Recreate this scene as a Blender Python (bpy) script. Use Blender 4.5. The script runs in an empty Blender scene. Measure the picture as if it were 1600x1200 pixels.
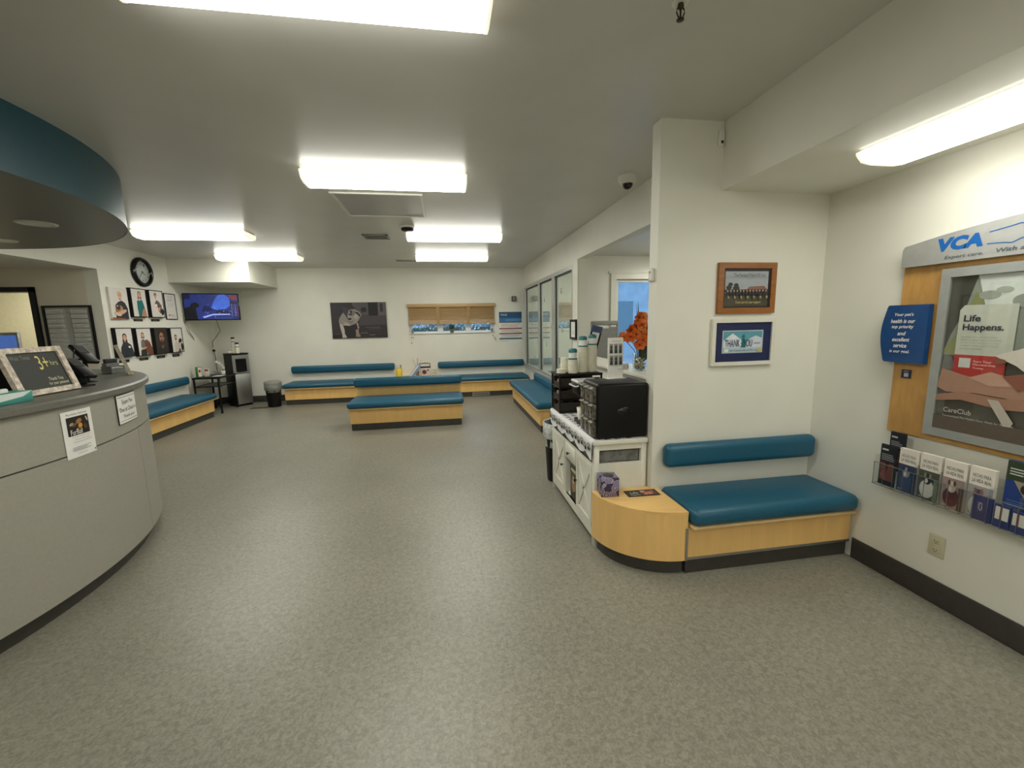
import bpy, bmesh, math, random
from mathutils import Vector, Matrix
random.seed(7)
PI = math.pi
SC = bpy.context.scene
COL = SC.collection

# ------------------------------------------------------------------ camera
cam_d = bpy.data.cameras.new('camera'); cam = bpy.data.objects.new('camera', cam_d); COL.objects.link(cam)
cam_d.sensor_fit = 'HORIZONTAL'; cam_d.sensor_width = 36.0; cam_d.lens = 650.6 * 36 / 1600
cam_d.clip_start = 0.02
_yaw, _pit, _rol = math.radians(9.04), math.radians(8.38), math.radians(1.178)
_fwd = Vector((math.sin(_yaw) * math.cos(_pit), math.cos(_yaw) * math.cos(_pit), -math.sin(_pit)))
_rt0 = Vector((math.cos(_yaw), -math.sin(_yaw), 0)); _dn0 = _fwd.cross(_rt0)
_rt = _rt0 * math.cos(_rol) + _dn0 * math.sin(_rol); _dn = _dn0 * math.cos(_rol) - _rt0 * math.sin(_rol)
_m = Matrix((_rt, -_dn, -_fwd)).transposed().to_4x4(); _m.translation = Vector((0, 0, 1.5))
cam.matrix_world = _m
SC.camera = cam
# ------------------------------------------------------------------ world, exposure
SC.view_settings.view_transform = 'Standard'; SC.view_settings.look = 'None'
SC.view_settings.gamma = 1.0; SC.view_settings.use_curve_mapping = False
SC.view_settings.exposure = 2.04
W = bpy.data.worlds.new('sky'); SC.world = W; W.use_nodes = True
_bg = W.node_tree.nodes['Background']; _bg.inputs[0].default_value = (0.38, 0.60, 0.95, 1); _bg.inputs[1].default_value = 1.0
LAMP = 7.0            # emission of the fluorescent diffusers
LAMP_COL = (1.0, 0.985, 0.88)
if hasattr(SC.cycles, 'max_bounces'): SC.cycles.max_bounces = 10; SC.cycles.diffuse_bounces = 6; SC.cycles.transparent_max_bounces = 32

# ------------------------------------------------------------------ materials
MATS = {}
def mat(name, col, rough=0.5, metal=0.0, noise=0.0, scale=20.0, spec=0.5, coat=0.0, emit=0.0, bump=0.0, trans=0.0, emcol=None):
    if name in MATS: return MATS[name]
    m = bpy.data.materials.new(name); m.use_nodes = True; nt = m.node_tree; b = nt.nodes['Principled BSDF']
    c = (col[0], col[1], col[2], 1)
    b.inputs['Base Color'].default_value = c; b.inputs['Roughness'].default_value = rough
    b.inputs['Metallic'].default_value = metal; b.inputs['Specular IOR Level'].default_value = spec
    b.inputs['Coat Weight'].default_value = coat; b.inputs['Coat Roughness'].default_value = 0.05
    b.inputs['Transmission Weight'].default_value = trans
    if emit: b.inputs['Emission Color'].default_value = (*(emcol or col), 1); b.inputs['Emission Strength'].default_value = emit
    if noise or bump:
        tc = nt.nodes.new('ShaderNodeTexCoord'); n = nt.nodes.new('ShaderNodeTexNoise'); n.inputs['Scale'].default_value = scale; n.inputs['Detail'].default_value = 4
        nt.links.new(tc.outputs['Object'], n.inputs['Vector'])
        if noise:
            r = nt.nodes.new('ShaderNodeValToRGB'); r.color_ramp.elements[0].position = 0.35; r.color_ramp.elements[1].position = 0.65
            r.color_ramp.elements[0].color = (*[x * (1 - noise) for x in col], 1); r.color_ramp.elements[1].color = (*[min(1, x * (1 + noise)) for x in col], 1)
            nt.links.new(n.outputs['Fac'], r.inputs['Fac']); nt.links.new(r.outputs['Color'], b.inputs['Base Color'])
        if bump:
            bp = nt.nodes.new('ShaderNodeBump'); bp.inputs['Strength'].default_value = bump; bp.inputs['Distance'].default_value = 0.002
            nt.links.new(n.outputs['Fac'], bp.inputs['Height']); nt.links.new(bp.outputs['Normal'], b.inputs['Normal'])
    MATS[name] = m; return m
def C(r, g, b_):           # flat print ink from an sRGB 0..255 colour
    f = lambda v: ((v / 255 + 0.055) / 1.055) ** 2.4 if v > 10 else v / 255 / 12.92
    return mat('ink_%d_%d_%d' % (r, g, b_), (f(r), f(g), f(b_)), 0.5, noise=0.04, scale=30)
def wood(name, col, grain=(1.5, 1.5, 14), rough=0.35, amt=0.22):
    m = bpy.data.materials.new(name); m.use_nodes = True; nt = m.node_tree; b = nt.nodes['Principled BSDF']
    tc = nt.nodes.new('ShaderNodeTexCoord'); mp = nt.nodes.new('ShaderNodeMapping'); mp.inputs['Scale'].default_value = grain
    n = nt.nodes.new('ShaderNodeTexNoise'); n.inputs['Scale'].default_value = 3.0; n.inputs['Detail'].default_value = 6; n.inputs['Distortion'].default_value = 0.8
    r = nt.nodes.new('ShaderNodeValToRGB'); r.color_ramp.elements[0].position = 0.3; r.color_ramp.elements[1].position = 0.7
    r.color_ramp.elements[0].color = (*[x * (1 - amt) for x in col], 1); r.color_ramp.elements[1].color = (*[x * (1 + amt * .6) for x in col], 1)
    nt.links.new(tc.outputs['Object'], mp.inputs['Vector']); nt.links.new(mp.outputs['Vector'], n.inputs['Vector'])
    nt.links.new(n.outputs['Fac'], r.inputs['Fac']); nt.links.new(r.outputs['Color'], b.inputs['Base Color']); b.inputs['Roughness'].default_value = rough
    MATS[name] = m; return m

WALL = mat('painted_wall', (0.745, 0.735, 0.655), 0.55, noise=0.02, scale=3, bump=0.15)
CEIL = mat('painted_ceiling', (0.63, 0.615, 0.575), 0.33, noise=0.03, scale=2, bump=0.1)
BASEB = mat('rubber_baseboard', (0.045, 0.042, 0.036), 0.45, noise=0.1)
MAPLE = wood('maple_laminate', (0.82, 0.52, 0.19), (5, 5, .6), 0.38, 0.07)
MAPLET = wood('maple_laminate_top', (0.82, 0.52, 0.19), (1.2, 6, 6), 0.3, 0.07)
EDGE = mat('pale_maple_edge', (0.62, 0.43, 0.20), 0.4, noise=0.05)
TEAL = mat('teal_vinyl', (0.008, 0.092, 0.160), 0.42, noise=0.06, scale=60, bump=0.25)
METAL = mat('brushed_metal', (0.42, 0.42, 0.41), 0.35, 0.9, noise=0.05, scale=80)
SILVER = mat('silver_paint', (0.46, 0.47, 0.46), 0.3, 0.55, noise=0.04)
BLACK = mat('black_plastic', (0.0045, 0.0045, 0.005), 0.42, noise=0.1, spec=0.25)
BLACKG = mat('black_gloss', (0.004, 0.004, 0.005), 0.15, noise=0.1)
WHITE = mat('white_plastic', (0.75, 0.74, 0.68), 0.4, noise=0.02)
WPAINT = mat('white_painted_wood', (0.70, 0.69, 0.60), 0.4, noise=0.04, scale=8, bump=0.2)
PAPER = mat('white_paper', (0.78, 0.77, 0.74), 0.6, noise=0.02)
LAMGREY = mat('grey_laminate', (0.33, 0.315, 0.27), 0.45, noise=0.03, scale=60)
STONE = mat('grey_solid_surface', (0.14, 0.137, 0.117), 0.40, noise=0.10, scale=120)
DTEAL = mat('teal_laminate', (0.005, 0.060, 0.085), 0.42, noise=0.04)
DGREY = mat('dark_grey_paint', (0.17, 0.17, 0.15), 0.4, noise=0.03)
OFFW = mat('office_wall', (0.72, 0.66, 0.54), 0.6, noise=0.03, scale=3)
FROST = None
def clearglass(name, tint=(1, 1, 1), refl=0.12):
    m = bpy.data.materials.new(name); m.use_nodes = True; nt = m.node_tree; nt.nodes.clear()
    o = nt.nodes.new('ShaderNodeOutputMaterial'); mx = nt.nodes.new('ShaderNodeMixShader'); t = nt.nodes.new('ShaderNodeBsdfTransparent'); g = nt.nodes.new('ShaderNodeBsdfGlossy')
    lw = nt.nodes.new('ShaderNodeLayerWeight'); lw.inputs[0].default_value = .5; pw = nt.nodes.new('ShaderNodeMath'); pw.operation = 'POWER'; pw.inputs[1].default_value = 4.5
    f = nt.nodes.new('ShaderNodeMath'); f.operation = 'MULTIPLY_ADD'; f.inputs[1].default_value = .75; f.inputs[2].default_value = .04; nt.links.new(lw.outputs['Facing'], pw.inputs[0]); nt.links.new(pw.outputs[0], f.inputs[0])
    t.inputs[0].default_value = (*tint, 1); g.inputs['Roughness'].default_value = 0.02
    nt.links.new(f.outputs[0], mx.inputs[0]); nt.links.new(t.outputs[0], mx.inputs[1]); nt.links.new(g.outputs[0], mx.inputs[2]); nt.links.new(mx.outputs[0], o.inputs[0])
    MATS[name] = m; return m
GLASS = clearglass('clear_glass', (0.95, 0.97, 0.97))
ACRYL = clearglass('clear_acrylic', (0.96, 0.97, 0.97))
FROST = mat('frosted_glass', (0.50, 0.565, 0.50), 0.75, noise=0.03, scale=4, spec=0.3, coat=1.0)
def filmglass():
    # patterned privacy film on glass: strong mirror sheen over a pale translucent body
    nt = FROST.node_tree; o = [n for n in nt.nodes if n.type == 'OUTPUT_MATERIAL'][0]; b = nt.nodes['Principled BSDF']; b.inputs['Coat Weight'].default_value = 0
    g = nt.nodes.new('ShaderNodeBsdfGlossy'); g.inputs['Roughness'].default_value = .015; g.inputs[0].default_value = (.86, .93, .86, 1)
    mx = nt.nodes.new('ShaderNodeMixShader'); mx.inputs[0].default_value = .66
    nt.links.new(b.outputs[0], mx.inputs[1]); nt.links.new(g.outputs[0], mx.inputs[2]); nt.links.new(mx.outputs[0], o.inputs[0])
filmglass()
def lampmat(LAMP, name='lit_diffuser'):
    m = bpy.data.materials.new(name); m.use_nodes = True; nt = m.node_tree; nt.nodes.clear()
    o = nt.nodes.new('ShaderNodeOutputMaterial'); e = nt.nodes.new('ShaderNodeEmission')
    tc = nt.nodes.new('ShaderNodeTexCoord'); sp = nt.nodes.new('ShaderNodeSeparateXYZ'); ab = nt.nodes.new('ShaderNodeMath'); ab.operation = 'ABSOLUTE'
    r = nt.nodes.new('ShaderNodeMapRange'); r.inputs[1].default_value = 0; r.inputs[2].default_value = 0.15; r.inputs[3].default_value = 0; r.inputs[4].default_value = 1
    cr = nt.nodes.new('ShaderNodeValToRGB'); el = cr.color_ramp.elements
    el[0].position = 0; el[0].color = (0.72, 0.72, 0.72, 1); el[1].position = 1; el[1].color = (0.14, 0.14, 0.14, 1)
    a = el.new(0.45); a.color = (1, 1, 1, 1); a2 = el.new(0.75); a2.color = (0.65, 0.65, 0.65, 1)
    ml = nt.nodes.new('ShaderNodeMath'); ml.operation = 'MULTIPLY'; ml.inputs[1].default_value = LAMP
    e.inputs[0].default_value = (*LAMP_COL, 1)
    nt.links.new(tc.outputs['Object'], sp.inputs[0]); nt.links.new(sp.outputs['Y'], ab.inputs[0]); nt.links.new(ab.outputs[0], r.inputs[0])
    nt.links.new(r.outputs[0], cr.inputs[0]); nt.links.new(cr.outputs[0], ml.inputs[0]); nt.links.new(ml.outputs[0], e.inputs[1]); nt.links.new(e.outputs[0], o.inputs[0])
    MATS[name] = m; return m
LIT = lampmat(LAMP); LIT_DIM = lampmat(LAMP * .52, 'lit_diffuser_cool')
def floormat():
    m = bpy.data.materials.new('marbled_linoleum'); m.use_nodes = True; nt = m.node_tree; b = nt.nodes['Principled BSDF']
    tc = nt.nodes.new('ShaderNodeTexCoord')
    def nz(s, d, dist=0.0):
        n = nt.nodes.new('ShaderNodeTexNoise'); n.inputs['Scale'].default_value = s; n.inputs['Detail'].default_value = d; n.inputs['Distortion'].default_value = dist
        nt.links.new(tc.outputs['Object'], n.inputs['Vector']); return n
    n1 = nz(46, 6, 0.9); n2 = nz(1.1, 3); n3 = nz(110, 2)
    r1 = nt.nodes.new('ShaderNodeValToRGB'); e = r1.color_ramp.elements; e[0].position = .34; e[0].color = (0.188, 0.178, 0.142, 1); e[1].position = .66; e[1].color = (0.275, 0.262, 0.214, 1)
    md = e.new(.5); md.color = (0.232, 0.221, 0.178, 1)
    nt.links.new(n1.outputs['Fac'], r1.inputs['Fac'])
    r2 = nt.nodes.new('ShaderNodeValToRGB'); e = r2.color_ramp.elements; e[0].position = .3; e[0].color = (.9, .9, .9, 1); e[1].position = .7; e[1].color = (1.08, 1.08, 1.08, 1)
    nt.links.new(n2.outputs['Fac'], r2.inputs['Fac'])
    r3 = nt.nodes.new('ShaderNodeValToRGB'); e = r3.color_ramp.elements; e[0].position = .35; e[0].color = (.88, .88, .88, 1); e[1].position = .65; e[1].color = (1.1, 1.1, 1.1, 1)
    nt.links.new(n3.outputs['Fac'], r3.inputs['Fac'])
    def mul(a, c):
        x = nt.nodes.new('ShaderNodeMix'); x.data_type = 'RGBA'; x.blend_type = 'MULTIPLY'; x.inputs[0].default_value = 1
        nt.links.new(a, x.inputs[6]); nt.links.new(c, x.inputs[7]); return x.outputs[2]
    nt.links.new(mul(mul(r1.outputs[0], r2.outputs[0]), r3.outputs[0]), b.inputs['Base Color'])
    b.inputs['Roughness'].default_value = 0.36; b.inputs['Specular IOR Level'].default_value = 0.5
    bp = nt.nodes.new('ShaderNodeBump'); bp.inputs['Strength'].default_value = 0.12; bp.inputs['Distance'].default_value = 0.002
    nt.links.new(n3.outputs['Fac'], bp.inputs['Height']); nt.links.new(bp.outputs['Normal'], b.inputs['Normal'])
    return m
FLOOR = floormat()

# ------------------------------------------------------------------ mesh helpers
TXT = {}
def text_geo(s, spacing=1.0, bold=0.0):
    k = (s, spacing, bold)
    if k in TXT: return TXT[k]
    c = bpy.data.curves.new('lettering', 'FONT'); c.body = s; c.size = 1.0; c.resolution_u = 3; c.space_line = spacing; c.align_x = 'CENTER'; c.offset = bold
    o = bpy.data.objects.new('lettering', c); COL.objects.link(o); dg = bpy.context.evaluated_depsgraph_get()
    me = bpy.data.meshes.new_from_object(o.evaluated_get(dg)); vs = [(v.co.x, v.co.y) for v in me.vertices]; fs = [tuple(p.vertices) for p in me.polygons]
    COL.objects.unlink(o); bpy.data.objects.remove(o); bpy.data.curves.remove(c); bpy.data.meshes.remove(me)
    if vs:
        x0 = min(v[0] for v in vs); x1 = max(v[0] for v in vs); y0 = min(v[1] for v in vs); y1 = max(v[1] for v in vs)
        vs = [((x - x0) / (x1 - x0), (y - y0) / (y1 - y0)) for x, y in vs]
    TXT[k] = (vs, fs); return TXT[k]

class MB:
    def __init__(s, *mats): s.bm = bmesh.new(); s.mats = list(mats) or [WALL]; s.off = 0.0
    def mi(s, m):
        if m is None: return 0
        if m not in s.mats: s.mats.append(m)
        return s.mats.index(m)
    def face(s, pts, m=None, smooth=False):
        vs = [s.bm.verts.new(p) for p in pts]
        f = s.bm.faces.new(vs); f.material_index = s.mi(m); f.smooth = smooth; return f
    def mesh(s, vs, fs, m=None, smooth=False):
        V = [s.bm.verts.new(p) for p in vs]; i = s.mi(m)
        for f in fs:
            try: q = s.bm.faces.new([V[k] for k in f]); q.material_index = i; q.smooth = smooth
            except ValueError: pass
    def box(s, x0, y0, z0, x1, y1, z1, m=None, r=0.0, seg=3, M=None):
        x0, x1 = min(x0, x1), max(x0, x1); y0, y1 = min(y0, y1), max(y0, y1); z0, z1 = min(z0, z1), max(z0, z1)
        t = bmesh.new(); bmesh.ops.create_cube(t, size=1)
        for v in t.verts: v.co = Vector(((x0 + x1) / 2 + v.co.x * (x1 - x0), (y0 + y1) / 2 + v.co.y * (y1 - y0), (z0 + z1) / 2 + v.co.z * (z1 - z0)))
        if r > 0: bmesh.ops.bevel(t, geom=t.edges[:], offset=min(r, .49 * min(x1 - x0, y1 - y0, z1 - z0)), segments=seg, profile=0.5, affect='EDGES')
        t.verts.index_update()
        vs = [(M @ v.co) if M else v.co.copy() for v in t.verts]; fs = [tuple(v.index for v in f.verts) for f in t.faces]; t.free()
        s.mesh(vs, fs, m, r > 0); return s
    def prism(s, poly, z0, z1, m=None, ax='z', smooth=False, cap=True):
        n = len(poly)
        if ax == 'z': P = [(x, y, z0) for x, y in poly] + [(x, y, z1) for x, y in poly]
        elif ax == 'y': P = [(x, z0, y) for x, y in poly] + [(x, z1, y) for x, y in poly]
        else: P = [(z0, x, y) for x, y in poly] + [(z1, x, y) for x, y in poly]
        F = [(i, (i + 1) % n, n + (i + 1) % n, n + i) for i in range(n)]
        s.mesh(P, F, m, smooth)
        if cap: s.face(P[:n][::-1], m); s.face(P[n:], m)
        return s
    def lathe(s, prof, c=(0, 0, 0), n=24, m=None, smooth=True, M=None, cap=True):
        vs = []; k = len(prof)
        for i in range(n):
            a = 2 * PI * i / n
            for r, z in prof:
                p = Vector((c[0] + r * math.cos(a), c[1] + r * math.sin(a), c[2] + z)); vs.append(M @ p if M else p)
        fs = [(i * k + j, ((i + 1) % n) * k + j, ((i + 1) % n) * k + j + 1, i * k + j + 1) for i in range(n) for j in range(k - 1)]
        s.mesh(vs, fs, m, smooth)
        for j in (0, k - 1):
            if cap and prof[j][0] > 1e-5: s.face([vs[i * k + j] for i in range(n)][::-1 if j == 0 else 1], m)
        return s
    def tube(s, pts, r, n=8, m=None, close=False):
        pts = [Vector(p) for p in pts]; rings = []; up = Vector((0, 0, 1)); L = len(pts)
        for i, p in enumerate(pts):
            d = (pts[(i + 1) % L] - pts[i - 1]) if close else (pts[min(i + 1, L - 1)] - pts[max(i - 1, 0)])
            d.normalize(); a = d.cross(up)
            if a.length < 1e-3: a = d.cross(Vector((1, 0, 0)))
            a.normalize(); b = d.cross(a)
            rr = r[i] if isinstance(r, (list, tuple)) else r
            rings.append([p + (a * math.cos(2 * PI * k / n) + b * math.sin(2 * PI * k / n)) * rr for k in range(n)])
        vs = [q for g in rings for q in g]
        fs = [(i * n + k, i * n + (k + 1) % n, ((i + 1) % L) * n + (k + 1) % n, ((i + 1) % L) * n + k) for i in range(L if close else L - 1) for k in range(n)]
        s.mesh(vs, fs, m, True)
        if not close: s.face(rings[0], m); s.face(rings[-1][::-1], m)
        return s
    def sphere(s, c, r, m=None, n=12, sc=(1, 1, 1)):
        pr = [(max(1e-6, r * math.sin(PI * i / n)) , -r * math.cos(PI * i / n)) for i in range(n + 1)]
        vs = []; k = len(pr); N = n * 2
        for i in range(N):
            a = 2 * PI * i / N
            for q, z in pr: vs.append((c[0] + q * math.cos(a) * sc[0], c[1] + q * math.sin(a) * sc[1], c[2] + z * sc[2]))
        s.mesh(vs, [(i * k + j, ((i + 1) % N) * k + j, ((i + 1) % N) * k + j + 1, i * k + j + 1) for i in range(N) for j in range(k - 1)], m, True); return s
    # flat prints in the local x-z plane, facing -y; every layer a hair in front of the last
    def layer(s, y=None):
        if y is not None: s.off = y
        else: s.off -= 0.0005
    def poly(s, pts, m): s.layer(); s.face([(x, s.off, z) for x, z in pts], m); return s
    def rect(s, x0, z0, x1, z1, m): return s.poly([(x0, z0), (x1, z0), (x1, z1), (x0, z1)], m)
    def ell(s, cx, cz, rx, rz, m, n=18, rot=0):
        c, q = math.cos(rot), math.sin(rot)
        return s.poly([(cx + rx * math.cos(2 * PI * i / n) * c - rz * math.sin(2 * PI * i / n) * q, cz + rx * math.cos(2 * PI * i / n) * q + rz * math.sin(2 * PI * i / n) * c) for i in range(n)], m)
    def text(s, body, x0, z0, x1, z1, m, shear=0.0, bold=0.0):      # fit the lettering into the box
        s.layer(); vs, fs = text_geo(body, 1.0, bold); h = z1 - z0
        s.mesh([(x0 + x * (x1 - x0) + shear * y * h, s.off, z0 + y * h) for x, y in vs], fs, m); return s
    def lines(s, x0, x1, z0, z1, n, m, fill=0.4):
        s.layer(); h = (z1 - z0) / n
        for i in range(n):
            z = z0 + h * i; x = x1 - (x1 - x0) * random.choice([0, .05, .12, .3])
            s.face([(x0, s.off, z), (x, s.off, z), (x, s.off, z + h * fill), (x0, s.off, z + h * fill)], m)
        return s
    def build(s, name, parent=None, world=False, M=None):
        me = bpy.data.meshes.new(name)
        if world and parent is not None:
            root = parent
            while root.parent: root = root.parent
            inv = (Matrix.Translation(root.location) @ root.rotation_euler.to_matrix().to_4x4()).inverted()
            s.bm.transform(inv)
        if M is not None: s.bm.transform(M)
        bmesh.ops.recalc_face_normals(s.bm, faces=[f for f in s.bm.faces if len(f.verts) >= 3]) if not getattr(s, 'keep', False) else None
        s.bm.to_mesh(me); s.bm.free()
        for m in s.mats: me.materials.append(m)
        o = bpy.data.objects.new(name, me); COL.objects.link(o)
        if parent is not None: o.parent = parent
        return o
def flat(*mats):
    b = MB(*mats); b.keep = True; return b
def tag(o, label=None, cat=None, group=None, kind=None):
    if label: o['label'] = label
    if cat: o['category'] = cat
    if group: o['group'] = group
    if kind: o['kind'] = kind
    return o
def thing(name, label, cat, loc=(0, 0, 0), rz=0.0, group=None):
    o = bpy.data.objects.new(name, None); COL.objects.link(o); o.location = loc; o.rotation_euler = (0, 0, rz); o.empty_display_size = .1
    return tag(o, label, cat, group)
def single(b, name, label, cat, loc=(0, 0, 0), rz=0.0, group=None):
    o = b.build(name); o.location = loc; o.rotation_euler = (0, 0, rz); return tag(o, label, cat, group)
def struct(name, b):
    o = b.build(name); o['kind'] = 'structure'; return o
def copy_tree(o, parent=None):
    c = o.copy(); COL.objects.link(c)
    if parent is not None: c.parent = parent
    for ch in list(o.children): copy_tree(ch, c)
    return c
R90 = PI / 2

# ------------------------------------------------------------------ room shell
ZC = 2.66; XR = 2.47; XL = -4.47; YB = 9.10; XP = 1.74; YP = 2.44; YN = -3.2
struct('floor', MB(FLOOR).box(-9.2, YN - .2, -.12, 6.0, 9.3, 0))
struct('ceiling', MB(CEIL).box(XL - .2, YN - .2, ZC, 6.0, YB + .2, ZC + .12))
b = MB(CEIL); b.box(-9.2, YN - .2, 2.315, XL - .16, 6.6, 2.43); struct('ceiling_office', b)
b = MB(CEIL); b.box(XP + .12, 2.56, 2.40, 5.0, 5.87, 2.50); struct('ceiling_side_room', b)
# back wall with window opening X -.73..1.08, Z 1.30..1.88
b = MB(WALL)
b.box(XL - .2, YB, 0, -.73, YB + .16, ZC).box(1.08, YB, 0, XP + .6, YB + .16, ZC).box(-.73, YB, 0, 1.08, YB + .16, 1.30).box(-.73, YB, 1.88, 1.08, YB + .16, ZC)
struct('wall_back', b)
b = MB(WALL); b.box(XL - .16, 6.43, 0, XL, YB, ZC).box(XL - .16, YN, 2.31, XL, 6.43, ZC); b.box(XL - .16, YN, 0, XL, -1.6, 2.31); struct('wall_left', b)
struct('wall_right', MB(WALL).box(XR, YN, 0, XR + .15, YP + .11, ZC))
struct('wall_front', MB(WALL).box(-9.2, YN - .16, 0, XR + .15, YN, ZC))
struct('wall_pillar', MB(WALL).box(1.30, YP, 0, XR, YP + .10, ZC))
struct('wall_soffit', MB(WALL).box(1.705, YN, 2.27, XR, YP, ZC - .0005))
b = MB(WALL); b.box(XL, 7.88, 2.275, -3.225, YB, ZC - .0005); struct('wall_bulkhead', b)
# partition with the glazed bay: header, post, low wall under the glass
b = MB(WALL)
b.box(XP, YP + .1, 2.295, XP + .12, 5.50, ZC - .0005).box(XP, 5.50, 2.25, XP + .12, YB, ZC - .0005)
b.box(XP, 5.28, 0, XP + .12, 5.50, 2.295).box(XP, 5.50, 0, XP + .12, YB, .57)
b.box(XP, 2.56, 0, XP + .12, 5.28, 1.0)
struct('wall_partition', b)
b = MB(WPAINT); b.box(1.66, 2.545, 1.0, 2.0, 5.275, 1.03, r=.006); struct('trim_1', b)
b = MB(WALL); b.box(XP + .12, 5.75, 0, 2.44, 5.87, 2.40).box(2.44, 5.75, 2.08, 3.34, 5.87, 2.40).box(3.34, 5.75, 0, 5.0, 5.87, 2.40); struct('wall_side_room', b)
struct('wall_side_room_right', MB(WALL).box(5.0, YP + .1, 0, 5.12, 5.87, 2.5))
struct('wall_side_room_front', MB(WALL).box(XR, YP + .11, 0, 5.0, YP + .2, 2.5))
# office beyond the counter
b = MB(OFFW); b.box(XL - .16, 6.43, 0, -5.21, 6.57, 2.315).box(-6.15, 6.43, 2.08, -5.21, 6.57, 2.315).box(-9.2, 6.43, 0, -6.15, 6.57, 2.315); struct('wall_office_back', b)
struct('wall_office_left', MB(OFFW).box(-9.2, YN, 0, -9.05, 6.43, 2.315))
CREAM = mat('cream_wall', (0.72, 0.68, 0.50), 0.6, noise=0.03)
b = MB(CREAM); b.box(-8.0, 8.2, 0, -4.65, 8.3, 2.5).box(-4.75, 6.57, 0, -4.65, 8.2, 2.5).box(-8.1, 6.57, 0, -8.0, 8.3, 2.5).box(-8.1, 6.57, 2.45, -4.65, 8.3, 2.55); struct('wall_corridor', b)
# baseboards
def bb(name, x0, y0, x1, y1): struct(name, MB(BASEB).box(x0, y0, 0, x1, y1, .13, r=.004))
bb('baseboard_right', XR - .010, YN, XR, 2.07)
bb('baseboard_back', XL, YB - .010, -3.14, YB)
bb('baseboard_left', XL, 7.96, XL + .010, YB - .012)
bb('baseboard_left_front', XL, 6.43, XL + .010, 6.0 + .44)
bb('baseboard_pillar_end', 1.290, YP, 1.30, YP + .10)
bb('baseboard_partition', XP - .010, 2.56, XP, 5.32)

# frosted glazed bay (aluminium frame, three panes)
ALU = mat('aluminium_frame', (0.50, 0.51, 0.50), 0.35, 0.6, noise=0.03)
GASK = mat('dark_gasket', (0.01, 0.01, 0.01), 0.5, noise=0.1)
t = thing('window_2', None, None, (XP, 7.1, .57)); t['kind'] = 'structure'
f = MB(ALU)
f.box(XP - .02, 5.50, .57, XP + .06, 8.86, .62).box(XP - .02, 5.50, 2.19, XP + .06, 8.86, 2.25)
for y0, y1 in ((8.80, 8.86), (7.50, 7.60), (6.44, 6.60), (5.50, 5.53)): f.box(XP - .02, y0, .62, XP + .06, y1, 2.19)
f.build('window_frame', t, True)
PRT = mat('etched_paw_print', (0.30, 0.35, 0.31), 0.6, noise=0.05)
def paw_prints(y0, y1, t):
    g = MB(PRT); g.keep = True
    for k in range(5):
        cy = random.uniform(y0 + .15, y1 - .15); cz = .85 + k * .27 + random.uniform(-.06, .06); a0 = random.uniform(-.5, .5)
        def ov(dy, dz, ry, rz):
            c, q = math.cos(a0), math.sin(a0); g.face([(XP + .0146, cy + (dy + ry * math.cos(h)) * c - (dz + rz * math.sin(h)) * q, cz + (dy + ry * math.cos(h)) * q + (dz + rz * math.sin(h)) * c) for h in [2 * PI * i / 10 for i in range(10)]])
        ov(0, -.02, .03, .024)
        for dy, dz in ((-.04, .012), (-.015, .032), (.015, .032), (.04, .012)): ov(dy, dz, .010, .014)
    g.build('paw_prints', t, True)
for y0, y1 in ((7.60, 8.80), (6.60, 7.50), (5.53, 6.44)):
    p = MB(FROST); p.box(XP + .015, y0, .62, XP + .025, y1, 2.19); p.build('pane', t, True)
    paw_prints(y0, y1, t)
    g = MB(GASK)
    for a, c in ((y0, y0 + .02), (y1 - .02, y1)): g.box(XP + .002, a, .62, XP + .015, c, 2.19)
    g.box(XP + .002, y0, 2.17, XP + .015, y1, 2.19); g.build('gasket', t, True)
struct('wall_bay_lining', MB(WALL).box(XP + .5, 5.87, 0, XP + .6, YB, ZC))
struct('trim_2', MB(ALU).box(XP - .045, 5.50, .545, XP - .001, 8.87, .575))
struct('trim_3', MB(WPAINT).box(XP - .02, 5.28, 0, XP - .001, 5.49, 2.29))

# back window: white vinyl frame, three lights, sill
WV = mat('white_vinyl', (0.72, 0.74, 0.76), 0.35, noise=0.02)
t = thing('window_1', None, None, (.175, YB, 1.3)); t['kind'] = 'structure'
f = MB(WV)
f.box(-.73, YB + .03, 1.30, 1.08, YB + .15, 1.33).box(-.73, YB + .03, 1.85, 1.08, YB + .15, 1.88)
for x0, x1 in ((-.73, -.68), (-.12, -.035), (.485, .565), (1.03, 1.08)): f.box(x0, YB + .05, 1.33, x1, YB + .13, 1.85)
for x0, x1 in ((-.68, -.12), (-.035, .485), (.565, 1.03)):
    f.box(x0, YB + .07, 1.33, x0 + .02, YB + .11, 1.85).box(x1 - .02, YB + .07, 1.33, x1, YB + .11, 1.85).box(x0, YB + .07, 1.33, x1, YB + .11, 1.35)
f.build('window_frame', t, True)
MB(WPAINT).box(-.73, YB - .028, 1.3005, 1.08, YB + .0295, 1.3125).build('window_sill', t, True)
MB(GLASS).box(-.70, YB + .088, 1.33, 1.05, YB + .092, 1.85).build('pane', t, True)

# side-room door (glazed) and its casing
t = thing('door_1', None, None, (2.89, 5.8, 0)); t['kind'] = 'structure'
MB(WPAINT).box(2.36, 5.725, 0, 2.44, 5.755, 2.16).box(2.44, 5.725, 2.08, 3.34, 5.755, 2.16).box(3.34, 5.725, 0, 3.42, 5.755, 2.16).box(2.33, 5.715, 2.16, 3.45, 5.755, 2.19).build('door_casing', t, True)
MB(WPAINT).box(2.44, 5.78, 0, 2.49, 5.83, 2.08).box(3.24, 5.78, 0, 3.34, 5.83, 2.08).box(2.49, 5.78, 2.04, 3.24, 5.83, 2.08).box(2.49, 5.78, 0, 3.24, 5.83, .7).build('door_leaf', t, True)
MB(GLASS).box(2.49, 5.80, .7, 3.24, 5.805, 2.04).build('pane', t, True)

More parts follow.
